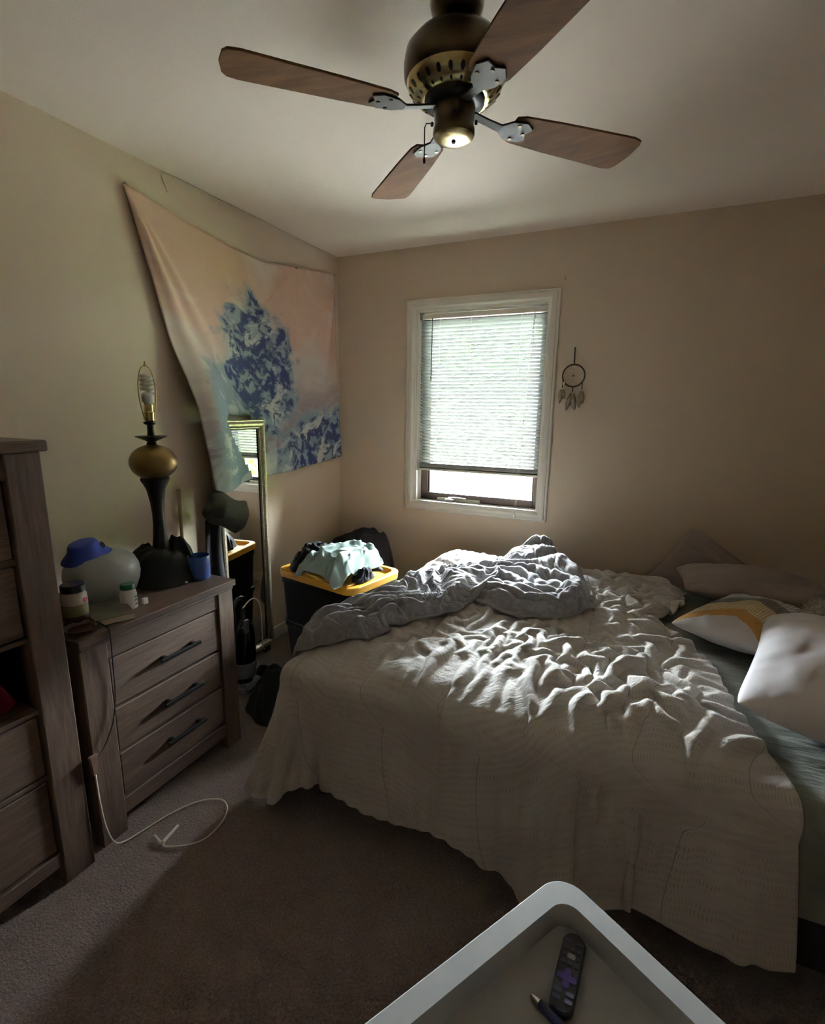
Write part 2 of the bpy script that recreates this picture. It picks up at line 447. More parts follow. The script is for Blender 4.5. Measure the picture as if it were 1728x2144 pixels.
# window: moulded casing, jambs, bronze sash, glass, crank
win = struct(thing('window_1', (1.03, 0, WZ0)))
OX0, OX1, OZ0, OZ1 = .532, 1.503, .757, 2.125
prof = [(0, 0), (0, .012), (.006, .016), (.014, .016), (.018, .021), (.030, .024), (.046, .024), (.052, .020), (.058, .014), (.068, .010), (.068, 0)]  # (from outer edge inward, proud of wall)
def casing(a, b, inward):
    # a, b: outer corners (x,z); mitred ends
    a = np.array(a); b = np.array(b); d = (b - a) / np.linalg.norm(b - a); inn = np.array(inward); v = []
    for p, sgn in ((a, 1), (b, -1)):
        for w, h in prof:
            q = p + inn * w + d * sgn * w; v.append((q[0], -h, q[1]))
    n = len(prof); f = [(i, i + 1, n + i + 1, n + i) for i in range(n - 1)] + [tuple(range(n)), tuple(range(n, 2 * n))[::-1]]
    make('casing', G().raw(v, f), 'white_trim', win)
casing((OX0, OZ0), (OX0, OZ1), (1, 0)); casing((OX1, OZ0), (OX1, OZ1), (-1, 0))
casing((OX0, OZ1), (OX1, OZ1), (0, -1)); casing((OX0, OZ0), (OX1, OZ0), (0, 1))
IX0, IX1, IZ0, IZ1 = .614, 1.448, .822, 2.048
box('jamb', (WX0 - .002, -.002, WZ0), (IX0, .148, WZ1), 'white_trim', win); box('jamb', (IX1, -.002, WZ0), (WX1 + .002, .148, WZ1), 'white_trim', win)
box('head_jamb', (WX0, -.002, IZ1), (WX1, .148, WZ1 + .002), 'white_trim', win)
box('sill', (WX0, -.004, WZ0), (WX1, .148, IZ0), 'white_trim', win)
sy0, sy1 = .078, .128
box('sash_stile', (IX0, sy0, IZ0), (IX0 + .05, sy1, IZ1), 'bronze_sash', win, .004); box('sash_stile', (IX1 - .05, sy0, IZ0), (IX1, sy1, IZ1), 'bronze_sash', win, .004)
box('sash_rail', (IX0 + .05, sy0, IZ0), (IX1 - .05, sy1, IZ0 + .05), 'bronze_sash', win, .004); box('sash_rail', (IX0 + .05, sy0, IZ1 - .05), (IX1 - .05, sy1, IZ1), 'bronze_sash', win, .004)
box('sash_lip', (IX0 + .05, sy0 + .012, IZ0 + .05), (IX0 + .062, sy1 - .01, IZ1 - .05), 'bronze_sash', win); box('sash_lip', (IX1 - .062, sy0 + .012, IZ0 + .05), (IX1 - .05, sy1 - .01, IZ1 - .05), 'bronze_sash', win)
box('pane', (IX0 + .051, .104, IZ0 + .051), (IX1 - .051, .107, IZ1 - .051), 'window_glass', win, 0)
box('operator_cover', (IX0 + .13, .058, IZ0), (IX0 + .44, sy0, IZ0 + .022), 'white_trim', win, .004)
ck = make('crank_knob', G().lathe([(.018, 0), (.032, .002), (.034, .014), (.028, .022), (.012, .025), (.012, .03)], (.845, .045, IZ0), 20), 'white_plastic', win, smooth='auto')
make('crank_arm', G().tube([(.845, .045, IZ0 + .027), (.90, .052, IZ0 + .028), (.955, .058, IZ0 + .024)], .006, 8), 'white_plastic', win, smooth=True)

# venetian blind
BY = .034
bl = tag(thing('window_blind', (1.03, BY, 1.045)), 'white venetian blind lowered most of the way over the window', 'blind')
BX0, BX1 = IX0 + .006, IX1 - .008
box('head_rail', (BX0, BY - .016, 2.008), (BX1, BY + .016, 2.038), 'white_trim', bl, .003)
for x in (BX0 - .004, BX1 - .012): box('bracket', (x, BY - .02, 2.004), (x + .018, BY + .018, 2.046), 'grey_plastic', bl, .002)
Z0s, Z1s, NS = 1.070, 1.988, 43
prof = []
for k in range(7):
    t = (k / 6 - .5); prof.append((t * .0255, .0022 * (1 - 4 * t * t)))
def slat_mesh(angle):
    c, s = math.cos(angle), math.sin(angle); v = []
    for x in (BX0 - 1.03, BX1 - 1.03):
        for top in (0, 1):
            for (w, h) in prof:
                hh = h + top * .0007; v.append((x, w * c - hh * s, w * s + hh * c))
    n = 7; f = []
    for k in range(6):
        f.append((k, k + 1, 2 * n + k + 1, 2 * n + k)); f.append((n + k + 1, n + k, 3 * n + k, 3 * n + k + 1))
    f.append((0, n, 3 * n, 2 * n)); f.append((n - 1, 2 * n - 1, 4 * n - 1, 3 * n - 1))
    return v, f
base_slat = None
for i in range(NS):
    z = Z0s + (Z1s - Z0s) * i / (NS - 1)
    if base_slat is None:
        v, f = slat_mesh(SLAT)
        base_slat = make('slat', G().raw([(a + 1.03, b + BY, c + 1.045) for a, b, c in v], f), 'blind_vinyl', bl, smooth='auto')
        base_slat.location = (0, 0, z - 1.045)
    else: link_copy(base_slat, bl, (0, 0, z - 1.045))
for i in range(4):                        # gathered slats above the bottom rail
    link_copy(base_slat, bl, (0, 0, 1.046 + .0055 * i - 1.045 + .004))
box('bottom_rail', (BX0, BY - .013, 1.030), (BX1, BY + .013, 1.044), 'white_trim', bl, .004)
for fx in (.165, .42, .80):
    x = BX0 + (BX1 - BX0) * fx
    g = G()
    for dy in (-.0135, .0135): g.tube([(x, BY + dy, 1.04), (x, BY + dy, 2.01)], .0007, 5)
    make('ladder_cord', g, 'cable_white', bl)
g = G()
for dx in (0, .010): g.tube(spline([(1.36 - dx * .3, BY - .022, 2.012), (1.335 - dx * .6, BY - .024, 1.5), (1.312 + dx, BY - .026, 1.05), (1.308 + dx * .6, -.030, .82), (1.308, -.032, .792)], 5), .0011, 5)
make('pull_cord', g, 'cable_white', bl)
make('cord_tassel', G().lathe([(.003, .026), (.006, .022), (.008, .006), (.006, 0)], (1.308, -.033, .768), 12), 'white_plastic', bl, smooth=True)
make('tilt_wand', G().tube([(BX0 + .085, BY - .022, 2.012), (BX0 + .082, BY - .022, 1.62)], .0035, 8), 'clear_plastic', bl)
tag(make('wall_hook', G().tube([(1.519, -.0005, 2.178), (1.519, -.012, 2.177), (1.521, -.016, 2.170), (1.523, -.014, 2.164)], [.005, .004, .003, .0025], 8), 'chrome', smooth=True), 'tiny bright metal hook in wall above window corner', 'hook')

# dreamcatcher
dc = tag(thing('dreamcatcher', (1.612, 0, 1.47)), 'small dark dreamcatcher with feathers hanging right of the window', 'dreamcatcher')
make('nail', G().tube([(1.603, 0, 1.792), (1.603, -.016, 1.794)], .004, 8), 'leather_cord', dc)
make('hanging_cord', G().tube([(1.603, -.012, 1.79), (1.605, -.012, 1.702)], .0038, 6), 'leather_cord', dc)
cx, cz, R = 1.606, 1.640, .062
hoop = [(cx + R * math.cos(a), -.014, cz + R * math.sin(a)) for a in np.linspace(0, 2 * PI, 40, endpoint=False)]
make('hoop', G().tube(hoop, .0042, 8, closed=True), 'leather_cord', dc, smooth=True)
g = G()
for ring in range(4):
    r0 = R * (1 - ring * .24); r1 = R * (1 - (ring + 1) * .24)
    for k in range(8):
        a = (k + ring * .5) * PI / 4; b = a + PI / 8; c = a - PI / 8
        for e in (b, c): g.tube([(cx + r0 * math.cos(a), -.014, cz + r0 * math.sin(a)), (cx + r1 * math.cos(e), -.014, cz + r1 * math.sin(e))], .0004, 3)
make('web', g, 'web_thread', dc)
make('bead', G().lathe([(.002, -.004), (.005, 0), (.002, .004)], (cx - .002, -.014, cz), 10), 'leather_cord', dc, smooth=True)
def feather(x, z, L, ang, w):
    v = []; f = []; n = 9
    for i in range(n):
        t = i / (n - 1); ww = w * (math.sin(PI * min(1, t * .92 + .08)) ** .7) * (1 + .12 * math.sin(i * 2.7))
        px = math.sin(ang) * L * t; pz = -math.cos(ang) * L * t; qx, qz = math.cos(ang), math.sin(ang); cv = -.016 - .012 * math.sin(t * 2.5)
        v += [(x + px - qx * ww, cv, z + pz - qz * ww), (x + px, cv - .004, z + pz), (x + px + qx * ww, cv, z + pz + qz * ww),
              (x + px, cv + .001, z + pz)]
    for i in range(n - 1):
        a = i * 4; b = a + 4; f += [(a, a + 1, b + 1, b), (a + 1, a + 2, b + 2, b + 1), (a + 2, a + 3, b + 3, b + 2), (a + 3, a, b, b + 3)]
    make('feather', G().raw(v, f), 'feather', dc, smooth=True)
for sx, zt, fs in ((-.058, 1.616, ((-.12, .085, .014), (.25, .06, .012))), (0, 1.578, ((-.25, .105, .016), (.2, .1, .016))), (.052, 1.606, ((.12, .075, .013), (-.1, .10, .014)))):
    x = cx + sx; zb = zt - .045 if sx else zt - .03
    make('thong', G().tube([(x, -.015, zt), (x, -.017, zb)], .003, 6), 'leather_cord', dc)
    for k in range(2): make('bead', G().lathe([(.003, -.004), (.0065, 0), (.003, .004)], (x + .006 * (k - .5), -.018, zb - .002 - .004 * k), 10), 'bead', dc, smooth=True)
    for an, L, w in fs: feather(x + .01 * an, zb - .006, L, an, w)
make('feather_tuft', G().lathe([(.004, .012), (.008, 0), (.002, -.018)], (cx - .05, -.022, cz - .045), 8), 'bead', dc, smooth=True)

# ------------------------------------------------------------------ outdoors (seen under the blind and in the mirror; sky blockers added)
GZ = -3.0
struct(make('ground', G().box((-40, .6, GZ - .2), (60, 70, GZ)), 'ground_pale', origin=(0, 10, GZ)))
nb = tag(thing('neighbour_house', (-3.4, 9.5, GZ)), 'low neighbouring house with pale shingled roof seen under the blind', 'house')
RS = .25
def roofz(y): return -.62 + RS * (y - 8.3)
g = G(); g.raw([(-6, 7.6, roofz(7.6) - .02), (-1.32, 7.6, roofz(7.6) - .02), (-1.32, 13, roofz(13) - .02), (-6, 13, roofz(13) - .02),
                (-6, 7.6, roofz(7.6) - .2), (-1.32, 7.6, roofz(7.6) - .2), (-1.32, 13, roofz(13) - .2), (-6, 13, roofz(13) - .2)],
               [(0, 1, 2, 3), (7, 6, 5, 4), (0, 4, 5, 1), (1, 5, 6, 2), (2, 6, 7, 3), (3, 7, 4, 0)])
rf = make('roof', g, 'roof_deck', nb)
make('wall', G().box((-5.8, 7.9, GZ), (-1.5, 12.8, -.95)), 'siding', nb)
make('rake_board', G().raw([(-1.34, 7.58, roofz(7.58) - .2), (-1.24, 7.58, roofz(7.58) - .2), (-1.24, 13, roofz(13) - .2), (-1.34, 13, roofz(13) - .2),
                            (-1.34, 7.58, roofz(7.58) + .03), (-1.24, 7.58, roofz(7.58) + .03), (-1.24, 13, roofz(13) + .03), (-1.34, 13, roofz(13) + .03)],
                           [(0, 1, 2, 3), (7, 6, 5, 4), (0, 4, 5, 1), (1, 5, 6, 2), (2, 6, 7, 3), (3, 7, 4, 0)]), 'siding', nb)
us = make('sky_block', G().box((-12, 13.2, GZ), (9, 20, 1.9)), 'sky_block_grey', nb)  # added rear mass, unseen, holds low sky light off the bed
g = G(); g.raw([(-12.4, 12.8, 1.9), (9.4, 12.8, 1.9), (9.4, 20.4, 1.9), (-12.4, 20.4, 1.9), (-12.4, 16.6, 3.0), (9.4, 16.6, 3.0)], [(3, 2, 1, 0), (0, 1, 5, 4), (2, 3, 4, 5), (1, 2, 5), (3, 0, 4)])
make('sky_block_roof', g, 'roof_deck', nb)  # roof of the added mass, raises the skyline against the daylight
sh = None
for r in range(12):
    for c in range(16):
        y = 7.62 + .21 * r; x = -1.36 - .19 * (c + 1) - (.095 if r % 2 else 0) + random.uniform(-.008, .008)
        z = roofz(y) + random.uniform(0, .008)
        if sh is None:
            g = G(); s2 = RS
            g.raw([(0, 0, 0), (.178, 0, 0), (.178, .235, .235 * s2 - .012), (0, .235, .235 * s2 - .012), (0, 0, .016), (.178, 0, .016), (.178, .235, .235 * s2), (0, .235, .235 * s2)],
                  [(3, 2, 1, 0), (4, 5, 6, 7), (0, 1, 5, 4), (1, 2, 6, 5), (2, 3, 7, 6), (3, 0, 4, 7)])
            o = ORG[rf.name]
            g.v = [(a + o[0], b + o[1], c2 + o[2]) for a, b, c2 in g.v]
            sh = make('shingle', g, 'shingle', rf); sh.location = (x - o[0], y - o[1], z - o[2])
        else: link_copy(sh, rf, (x - o[0], y - o[1], z - o[2]))
tag(make('driveway', G().box((-1.2, .7, GZ + .002), (6, 13.1, GZ + .03)), 'concrete', bevel=.01), 'pale concrete driveway below the window beyond the roof', 'driveway')
def leafy(name, c, r, n, seed, label, cat, mat='leaf_green', leaf=.12, trunk=True):
    rr = np.random.RandomState(seed); root = tag(thing(name, c), label, cat); g = G()
    for i in range(n):
        d = rr.normal(size=3); d /= np.linalg.norm(d); q = np.array(c) + np.array([0, 0, r[2]]) + d * np.array(r) * (rr.rand() ** .33)
        a = rr.normal(size=3); a /= np.linalg.norm(a); b = np.cross(a, rr.normal(size=3)); b /= np.linalg.norm(b); L = leaf * rr.uniform(.6, 1.3)
        g.raw([q - a * L, q + b * L * .4, q + a * L, q - b * L * .4], [(0, 1, 2, 3)])
    fo = make('foliage', g, mat, root); fo['kind'] = 'stuff'
    if trunk: make('stem', G().tube([c, (c[0], c[1], c[2] + r[2])], .06, 8), 'stick_wood', root)
leafy('garden_shrub', (-.55, 11.4, GZ + .031), (.6, .6, 1.25), 1400, 3, 'small green shrub below the roof edge seen under the blind', 'shrub')
for i, (x, y) in enumerate(((7.2, 8.2), (10.4, 8.0), (8.6, 11.2))):
    leafy('garden_tree', (x, y, GZ), (1.3, 1.3, 2.6), 5000, 20 + i, ('leafy bright green tree outside reflected in the mirror', 'leafy green tree outside to the far right of the window', 'leafy green tree standing furthest behind the other two outside')[i], 'tree', leaf=.16)

for x, y in ((-17, 25), (-9, 27), (-1, 24), (6.5, 27), (14, 25), (22, 27)):  # unseen sparse trees, added to thin the direct daylight on the bed
    leafy('sky_screen_tree', (x, y, GZ), (3.9, 4.0, 8.2), 330, 40 + int(x), 'tall leafy tree added behind the neighbouring house to screen the sky', 'tree', leaf=.55)
for o in list(COL.objects):
    if o.name.startswith('sky_screen_tree'): o['group'] = 'added trees screening the sky'
# ------------------------------------------------------------------ drawer chests
def drawer(parent, xf, y0, y1, z0, z1, hz=None, hy=None, th=.018):
    """drawer front recessed between the posts, with a bar pull"""
    d = make('drawer', G().box((xf - th, y0 + .003, z0 + .003), (xf, y1 - .003, z1 - .003)), 'wood_along', parent, bevel=.003, seg=1)
    if hz is not None:
        g = G()
        for y in (hy[0] + .012, hy[1] - .012): g.box((xf - .001, y - .007, hz - .007), (xf + .026, y + .007, hz + .007))
        g.box((xf + .020, hy[0] - .012, hz - .0065), (xf + .031, hy[1] + .012, hz + .0065))
        make('handle', g, 'handle_black', d, bevel=.0015, seg=1)
    return d
lc = tag(thing('drawer_chest', (.3, -1.955, 0)), 'low grey-brown wooden chest with three drawers and black bar pulls', 'chest of drawers')
X0, X1, Y0, Y1, ZT = .065, .520, -2.272, -1.642, .742
box('chest_top', (X0 - .005, Y0 - .008, ZT - .026), (X1 + .014, Y1 + .008, ZT), 'wood_along', lc, .003)
box('top_moulding', (X0, Y0, ZT - .040), (X1 + .006, Y1, ZT - .0262), 'wood_along', lc, .003)
for (a, b) in ((Y0, Y0 + .088), (Y1 - .078, Y1)):
    box('post', (X1 - .045, a, 0), (X1, b, ZT - .0402), 'wood_upright', lc, .003)
    box('back_post', (X0, a + (.03 if a == Y0 else 0), 0), (X0 + .05, b - (.03 if a != Y0 else 0) , ZT - .0402), 'wood_upright', lc, .003)
box('side_panel', (X0 + .05, Y0 + .006, .07), (X1 - .045, Y0 + .022, ZT - .0402), 'wood_upright', lc, 0)
box('side_panel', (X0 + .05, Y1 - .022, .07), (X1 - .045, Y1 - .006, ZT - .0402), 'wood_upright', lc, 0)
box('back_panel', (X0 + .01, Y0 + .06, .07), (X0 + .018, Y1 - .06, ZT - .0402), 'wood_upright', lc, 0)
yi0, yi1 = Y0 + .088, Y1 - .078
box('rail', (X1 - .03, yi0, .640), (X1 - .006, yi1, ZT - .0402), 'wood_along', lc, .002)
box('rail', (X1 - .03, yi0, .062), (X1 - .004, yi1, .122), 'wood_along', lc, .002)
box('inner_backing', (X1 - .04, yi0, .123), (X1 - .031, yi1, .639), 'frame_dark', lc, 0)
for z0, z1, hz in ((.462, .636, .552), (.296, .458, .378), (.126, .292, .222)):
    drawer(lc, X1 - .008, yi0 + .002, yi1 - .002, z0, z1, hz, (-2.0, -1.848))

tc_ = tag(thing('tall_drawer_chest', (.3, -2.82, 0)), 'tall dark wooden chest of drawers at left edge with one drawer missing', 'chest of drawers')
X0, X1, Y0, Y1, ZT = .065, .540, -3.330, -2.315, 1.346
box('chest_top', (X0 - .005, Y0 - .012, ZT - .030), (X1 + .018, Y1 + .012, ZT), 'wood_along', tc_, .004)
for (a, b) in ((Y0, Y0 + .088), (Y1 - .088, Y1)):
    box('post', (X1 - .05, a, 0), (X1, b, ZT - .0302), 'wood_upright', tc_, .003)
    box('back_post', (X0, a, 0), (X0 + .05, b, ZT - .0302), 'wood_upright', tc_, .003)
box('side_panel', (X0 + .05, Y0 + .006, .08), (X1 - .05, Y0 + .022, ZT - .0302), 'wood_upright', tc_, 0)
box('side_panel', (X0 + .05, Y1 - .022, .08), (X1 - .05, Y1 - .006, ZT - .0302), 'wood_upright', tc_, 0)
yi0, yi1 = Y0 + .088, Y1 - .088
box('back_panel', (X0 + .01, yi0, .07), (X0 + .018, yi1, ZT - .0302), 'wood_upright', tc_, 0)
box('rail', (X1 - .036, yi0, 1.246), (X1 - .006, yi1, ZT - .0302), 'wood_along', tc_, .002)
box('rail', (X1 - .036, yi0, .07), (X1 - .004, yi1, .116), 'wood_along', tc_, .002)
for z in (1.018, .796, .576, .366): box('rail', (X1 - .05, yi0, z), (X1 - .012, yi1, z + .014), 'wood_along', tc_, .002)
box('inner_backing', (X1 - .06, yi0, .81), (X1 - .051, yi1, 1.245), 'frame_dark', tc_, 0); box('inner_backing', (X1 - .06, yi0, .117), (X1 - .051, yi1, .588), 'frame_dark', tc_, 0)
box('shelf', (X0 + .02, yi0, .5765), (X1 - .061, yi1, .5895), 'wood_along', tc_, 0)
for z0, z1 in ((1.034, 1.242), (.812, 1.016), (.382, .574), (.120, .364)):
    drawer(tc_, X1 - .012, yi0 + .004, yi1 - .004, z0, z1, (z0 + z1) / 2, (-3.02, -2.72))

# crumpled cloth heaps: a closed lumpy shell with folds
def heap(name, c, size, mat, seed, label=None, cat=None, parent=None, n=56, fold=.35, freq=3.2, squash=2.2, rot=0, group=None, lobes=(), thick=0, wob=.2):
    cx, cy, cz = c; a, b, h = size; m = n // 2
    U, V = np.meshgrid(np.linspace(0, 2 * PI, n, endpoint=False), np.linspace(0, 1, m), indexing='ij')
    ang = V * PI * .5
    dx, dy, dz = np.cos(U) * np.sin(ang + 0) , np.sin(U) * np.sin(ang), np.cos(ang)
    q = np.sqrt(V)
    fx, fy = np.cos(U) * V, np.sin(U) * V
    w = fbm(fx * 1.4 + 3, fy * 1.4 + 5, seed, 3)
    rd = 1 + .22 * vnoise(np.cos(U) * 1.3 + 7, np.sin(U) * 1.3 + 2, seed + 5) * V
    px = fx * a * rd + .12 * a * fbm(fx * 2, fy * 2, seed + 9, 2); py = fy * b * rd + .12 * b * fbm(fx * 2 + 9, fy * 2, seed + 12, 2)
    prof = np.clip(1 - V ** squash, 0, 1)
    fl = ridged(fx * freq + .7 * w, fy * freq * .8 + .7 * w + 4, seed + 3, 2, .35)
    pz = h * prof * (1 + wob * w) + h * fold * .35 * fl * np.clip(prof * 3, 0, 1)
    for lx, ly, lh, lr in lobes: pz = pz + lh * np.exp(-((fx - lx) ** 2 + (fy - ly) ** 2) / lr ** 2)
    pz = np.maximum(pz, 0.002); pz[:, -1] = 0.0
    cr, sr = math.cos(rot), math.sin(rot)
    P = np.stack([cx + px * cr - py * sr, cy + px * sr + py * cr, cz + pz], -1)
    v = [tuple(P[:, 0].mean(0))] ; f = []
    idx = lambda i, j: 1 + (i % n) * (m - 1) + (j - 1)
    for i in range(n):
        for j in range(1, m): v.append(tuple(P[i, j]))
    for i in range(n):
        f.append((0, idx(i, 1), idx(i + 1, 1)))
        for j in range(1, m - 1): f.append((idx(i, j), idx(i, j + 1), idx(i + 1, j + 1), idx(i + 1, j)))
    f.append(tuple(idx(i, m - 1) for i in range(n))[::-1])
    o = make(name, G().raw(v, f), mat, parent, smooth=True, subsurf=1)
    if cat: tag(o, label, cat, group)
    elif label: o['label'] = label
    return o
heap('red_garment', (.40, -2.495, .5905), (.10, .085, .15), 'red_cloth', 41, 'dark red garment stuffed in the open slot of tall chest', 'clothing')
heap('dark_cloth', (.36, -2.56, 1.347), (.09, .15, .035), 'navy_cloth', 43, 'dark folded cloth lying on top of the tall chest', 'clothing')

# ------------------------------------------------------------------ standing mirror
MY0, MY1, MZ0, MZ1, MX = -1.262, -.884, .03, 1.372, .048
mr = tag(thing('standing_mirror', (MX, (MY0 + MY1) / 2, .0)), 'tall narrow mirror with silver frame standing against left wall', 'mirror')
fp = [(0, 0), (0, .022), (.004, .028), (.010, .028), (.014, .034), (.022, .038), (.032, .036), (.038, .030), (.042, .026), (.046, .026), (.050, .018), (.050, 0)]
def mframe(a, b, inward):
    a = np.array(a); b = np.array(b); d = (b - a) / np.linalg.norm(b - a); inn = np.array(inward); v = []
    for p, sgn in ((a, 1), (b, -1)):
        for w, h in fp:
            q = p + inn * w + d * sgn * w; v.append((MX + h, q[0], q[1]))
    n = len(fp); f = [(i, i + 1, n + i + 1, n + i) for i in range(n - 1)] + [tuple(range(n)), tuple(range(n, 2 * n))[::-1]]
    o = make('frame_bar', G().raw(v, f), 'frame_silver', mr)
    # dark inner fillet
mframe((MY0, MZ0), (MY0, MZ1), (1, 0)); mframe((MY1, MZ0), (MY1, MZ1), (-1, 0)); mframe((MY0, MZ1), (MY1, MZ1), (0, -1)); mframe((MY0, MZ0), (MY1, MZ0), (0, 1))
g = G()
for lo, hi in (((MY0 + .0501, MZ0 + .05), (MY0 + .054, MZ1 - .05)), ((MY1 - .054, MZ0 + .05), (MY1 - .0501, MZ1 - .05)), ((MY0 + .054, MZ1 - .054), (MY1 - .054, MZ1 - .0501)), ((MY0 + .054, MZ0 + .0501), (MY1 - .054, MZ0 + .054))):
    g.box((MX, lo[0], lo[1]), (MX + .019, hi[0], hi[1]))
make('inner_fillet', g, 'frame_dark', mr)
box('mirror_glass', (MX + .004, MY0 + .0545, MZ0 + .0545), (MX + .014, MY1 - .0545, MZ1 - .0545), 'mirror_silver', mr, 0)
box('backing', (MX - .006, MY0 + .004, MZ0 + .004), (MX - .0005, MY1 - .004, MZ1 - .004), 'frame_dark', mr, 0)
for y in (MY0 + .06, MY1 - .06): box('foot', (MX, y - .02, 0), (MX + .03, y + .02, MZ0), 'frame_dark', mr, .002)

# knitted cap hooked over the mirror's left upright, dark cloth strip under it
def cap_on_mirror():
    # open tube of felt, axis pointing down and to the right
    ax = Vector((.25, .72, -.42)).normalized(); q = Vector((1, 0, .2)); q = (q - ax * q.dot(ax)).normalized(); w = ax.cross(q)
    c0 = Vector((.150, -1.395, .985)); P = []; n, m = 40, 18
    for j in range(m):
        t = j / (m - 1); L = .19 * t
        r = .078 * (.55 + .45 * min(1, t * 4) ** .5) if t < .25 else .078 + .006 * math.sin(t * 7)
        row = []
        for k in range(n):
            a = 2 * PI * k / n; rr = r * (1 + .07 * math.sin(3 * a + 4 * t) + .05 * math.sin(7 * a + 9 * t))
            row.append(c0 + ax * (L + .012 * math.sin(2 * a + 1)) + q * (math.cos(a) * rr * .62) + w * (math.sin(a) * rr))
        P.append(row)
    v = [tuple(p) for r in P for p in r]; f = []
    for j in range(m - 1):
        for k in range(n): f.append((j * n + k, j * n + (k + 1) % n, (j + 1) * n + (k + 1) % n, (j + 1) * n + k))
    f.append(tuple(range(n)))
    o = make('felt_cap', G().raw(v, f), 'hat_wool', smooth=True, solid=.007, subsurf=1)
    tag(o, 'dark grey felt cap hung on the left side of mirror frame', 'cap')
cap_on_mirror()
def cloth_strip():
    n, m = 30, 14; P = np.zeros((n, m, 3))
    for i in range(n):
        t = i / (n - 1)
        for j in range(m):
            u = j / (m - 1); wob = .02 * math.sin(7 * t + 3) * t
            wd = .085 + .05 * math.sin(t * 3.0)
            P[i, j] = (.112 + .014 * math.sin(u * 9 + t * 4), -1.345 + wob + (u - .5) * wd + .02 * t, .90 - .62 * t)
    o = make('black_scarf', G().grid(P), 'black_cloth', smooth=True, solid=.006, subsurf=1)
    tag(o, 'black cloth strip hanging down beside mirror below the cap', 'scarf')
cloth_strip()
tag(make('wooden_stick', G().tube([(.020, -1.452, .03), (.014, -1.440, 1.05)], .008, 8), 'stick_wood', smooth=True), 'thin brown stick leaning on wall behind the blue mug', 'stick')

# ------------------------------------------------------------------ tapestry
def interp(pts, t): return np.interp(t, [p[0] for p in pts], [p[1] for p in pts])
def tapestry():
    top = [(-1.588, 2.316), (-1.30, 2.262), (-1.0, 2.232), (-.75, 2.225), (-.50, 2.262), (-.483, 2.262), (-.30, 2.285), (-.07, 2.315)]
    bot = [(-1.29, 1.00), (-1.05, 1.06), (-.86, 1.04), (-.6, 1.055), (-.3, 1.075), (-.036, 1.10)]
    nu, nv = 110, 100; g = G(); UV = []
    P = np.zeros((nu, nv, 3))
    for i in range(nu):
        u = i / (nu - 1)
        yt = -1.588 + u * (1.588 - .07); yb = -1.29 + u * (1.29 - .036)
        zt = interp(top, yt); zb = interp(bot, yb)
        for j in range(nv):
            v = j / (nv - 1)
            y = yt + (yb - yt) * (v ** 1.0); z = zt + (zb - zt) * v
            if u < .3: y += .02 * math.sin(v * PI) * (1 - u / .3)
            # folds radiating from the pinned corners
            x = .012
            d1 = math.hypot(y + 1.588, z - 2.316); a1 = math.atan2(2.316 - z, y + 1.588)
            x += .022 * math.exp(-((a1 - 1.16) / .07) ** 2) * min(1, d1 / .2) * math.exp(-d1 / .9) + .016 * math.exp(-((a1 - .98) / .06) ** 2) * min(1, d1 / .25) * math.exp(-d1 / 1.0)
            d2 = math.hypot(y + .07, z - 2.31); a2 = math.atan2(2.31 - z, -.07 - y)
            x += .018 * math.exp(-((a2 - 1.36) / .07) ** 2) * min(1, d2 / .2) * math.exp(-d2 / 1.1) + .010 * math.exp(-((a2 - 1.18) / .06) ** 2) * min(1, d2 / .2) * math.exp(-d2 / .8)
            d3 = math.hypot(y + .49, z - 2.262); a3 = math.atan2(2.262 - z, -.49 - y)
            x += .012 * math.exp(-((a3 - .78) / .035) ** 2) * min(1, d3 / .1) * math.exp(-d3 / 1.0) + .008 * math.exp(-((a3 - 1.52) / .05) ** 2) * math.exp(-d3 / .5)
            x += .004 * math.sin(9 * u + 4 * v) + .004 + .012 * v * (.5 + .5 * math.sin(13 * u + 1))
            x = min(.012 + (x - .012) * 1.35, .05)
            if z < 1.55 and y < -.72: x = min(x, .026)
            P[i, j] = (x, y, z); UV.append((u, v))
    # the lower left corner falls in front of the mirror, the rest hangs behind it
    keep = []
    f = []
    for i in range(nu):
        for j in range(nv):
            y, z = P[i, j, 1], P[i, j, 2]
            yr = np.interp(z, [1.06, 1.37], [-1.045, -1.205])         # right rim of the hanging corner
            if y < yr + .03 and z < 1.78:
                s = min(1, max(0, (1.78 - z) / .38)); s = s * s * (3 - 2 * s)
                P[i, j, 0] += .090 * s + .012 * s * math.sin((y + 1.3) * 30 + z * 5)
    for i in range(nu - 1):
        for j in range(nv - 1):
            y, z = P[i, j, 1], P[i, j, 2]
            yr = np.interp(z, [1.06, 1.37], [-1.045, -1.205])
            if y >= yr and z < 1.40 and y < -.94: continue
            f.append((i * nv + j, (i + 1) * nv + j, (i + 1) * nv + j + 1, i * nv + j + 1))
    v = P.reshape(-1, 3)
    used = sorted({k for q in f for k in q}); mp = {k: n for n, k in enumerate(used)}
    g.raw(v[used].tolist(), [tuple(mp[k] for k in q) for q in f])
    o = make('wall_tapestry', g, 'tapestry_dye', smooth=True, solid=.0015, uv=[UV[k] for k in used])
    tag(o, 'large dyed fabric tapestry in peach, cream and navy pinned to left wall', 'tapestry')
    for (y, z) in ((-1.585, 2.312), (-.485, 2.256), (-.075, 2.308)):
        make('push_pin', G().lathe([(.001, -.012), (.001, 0), (.005, .001), (.003, .006), (.006, .009), (.0, .0095)], (.020, y, z), 10, Matrix.Rotation(PI / 2, 3, 'Y')), 'chrome', o, smooth=True)
tapestry()

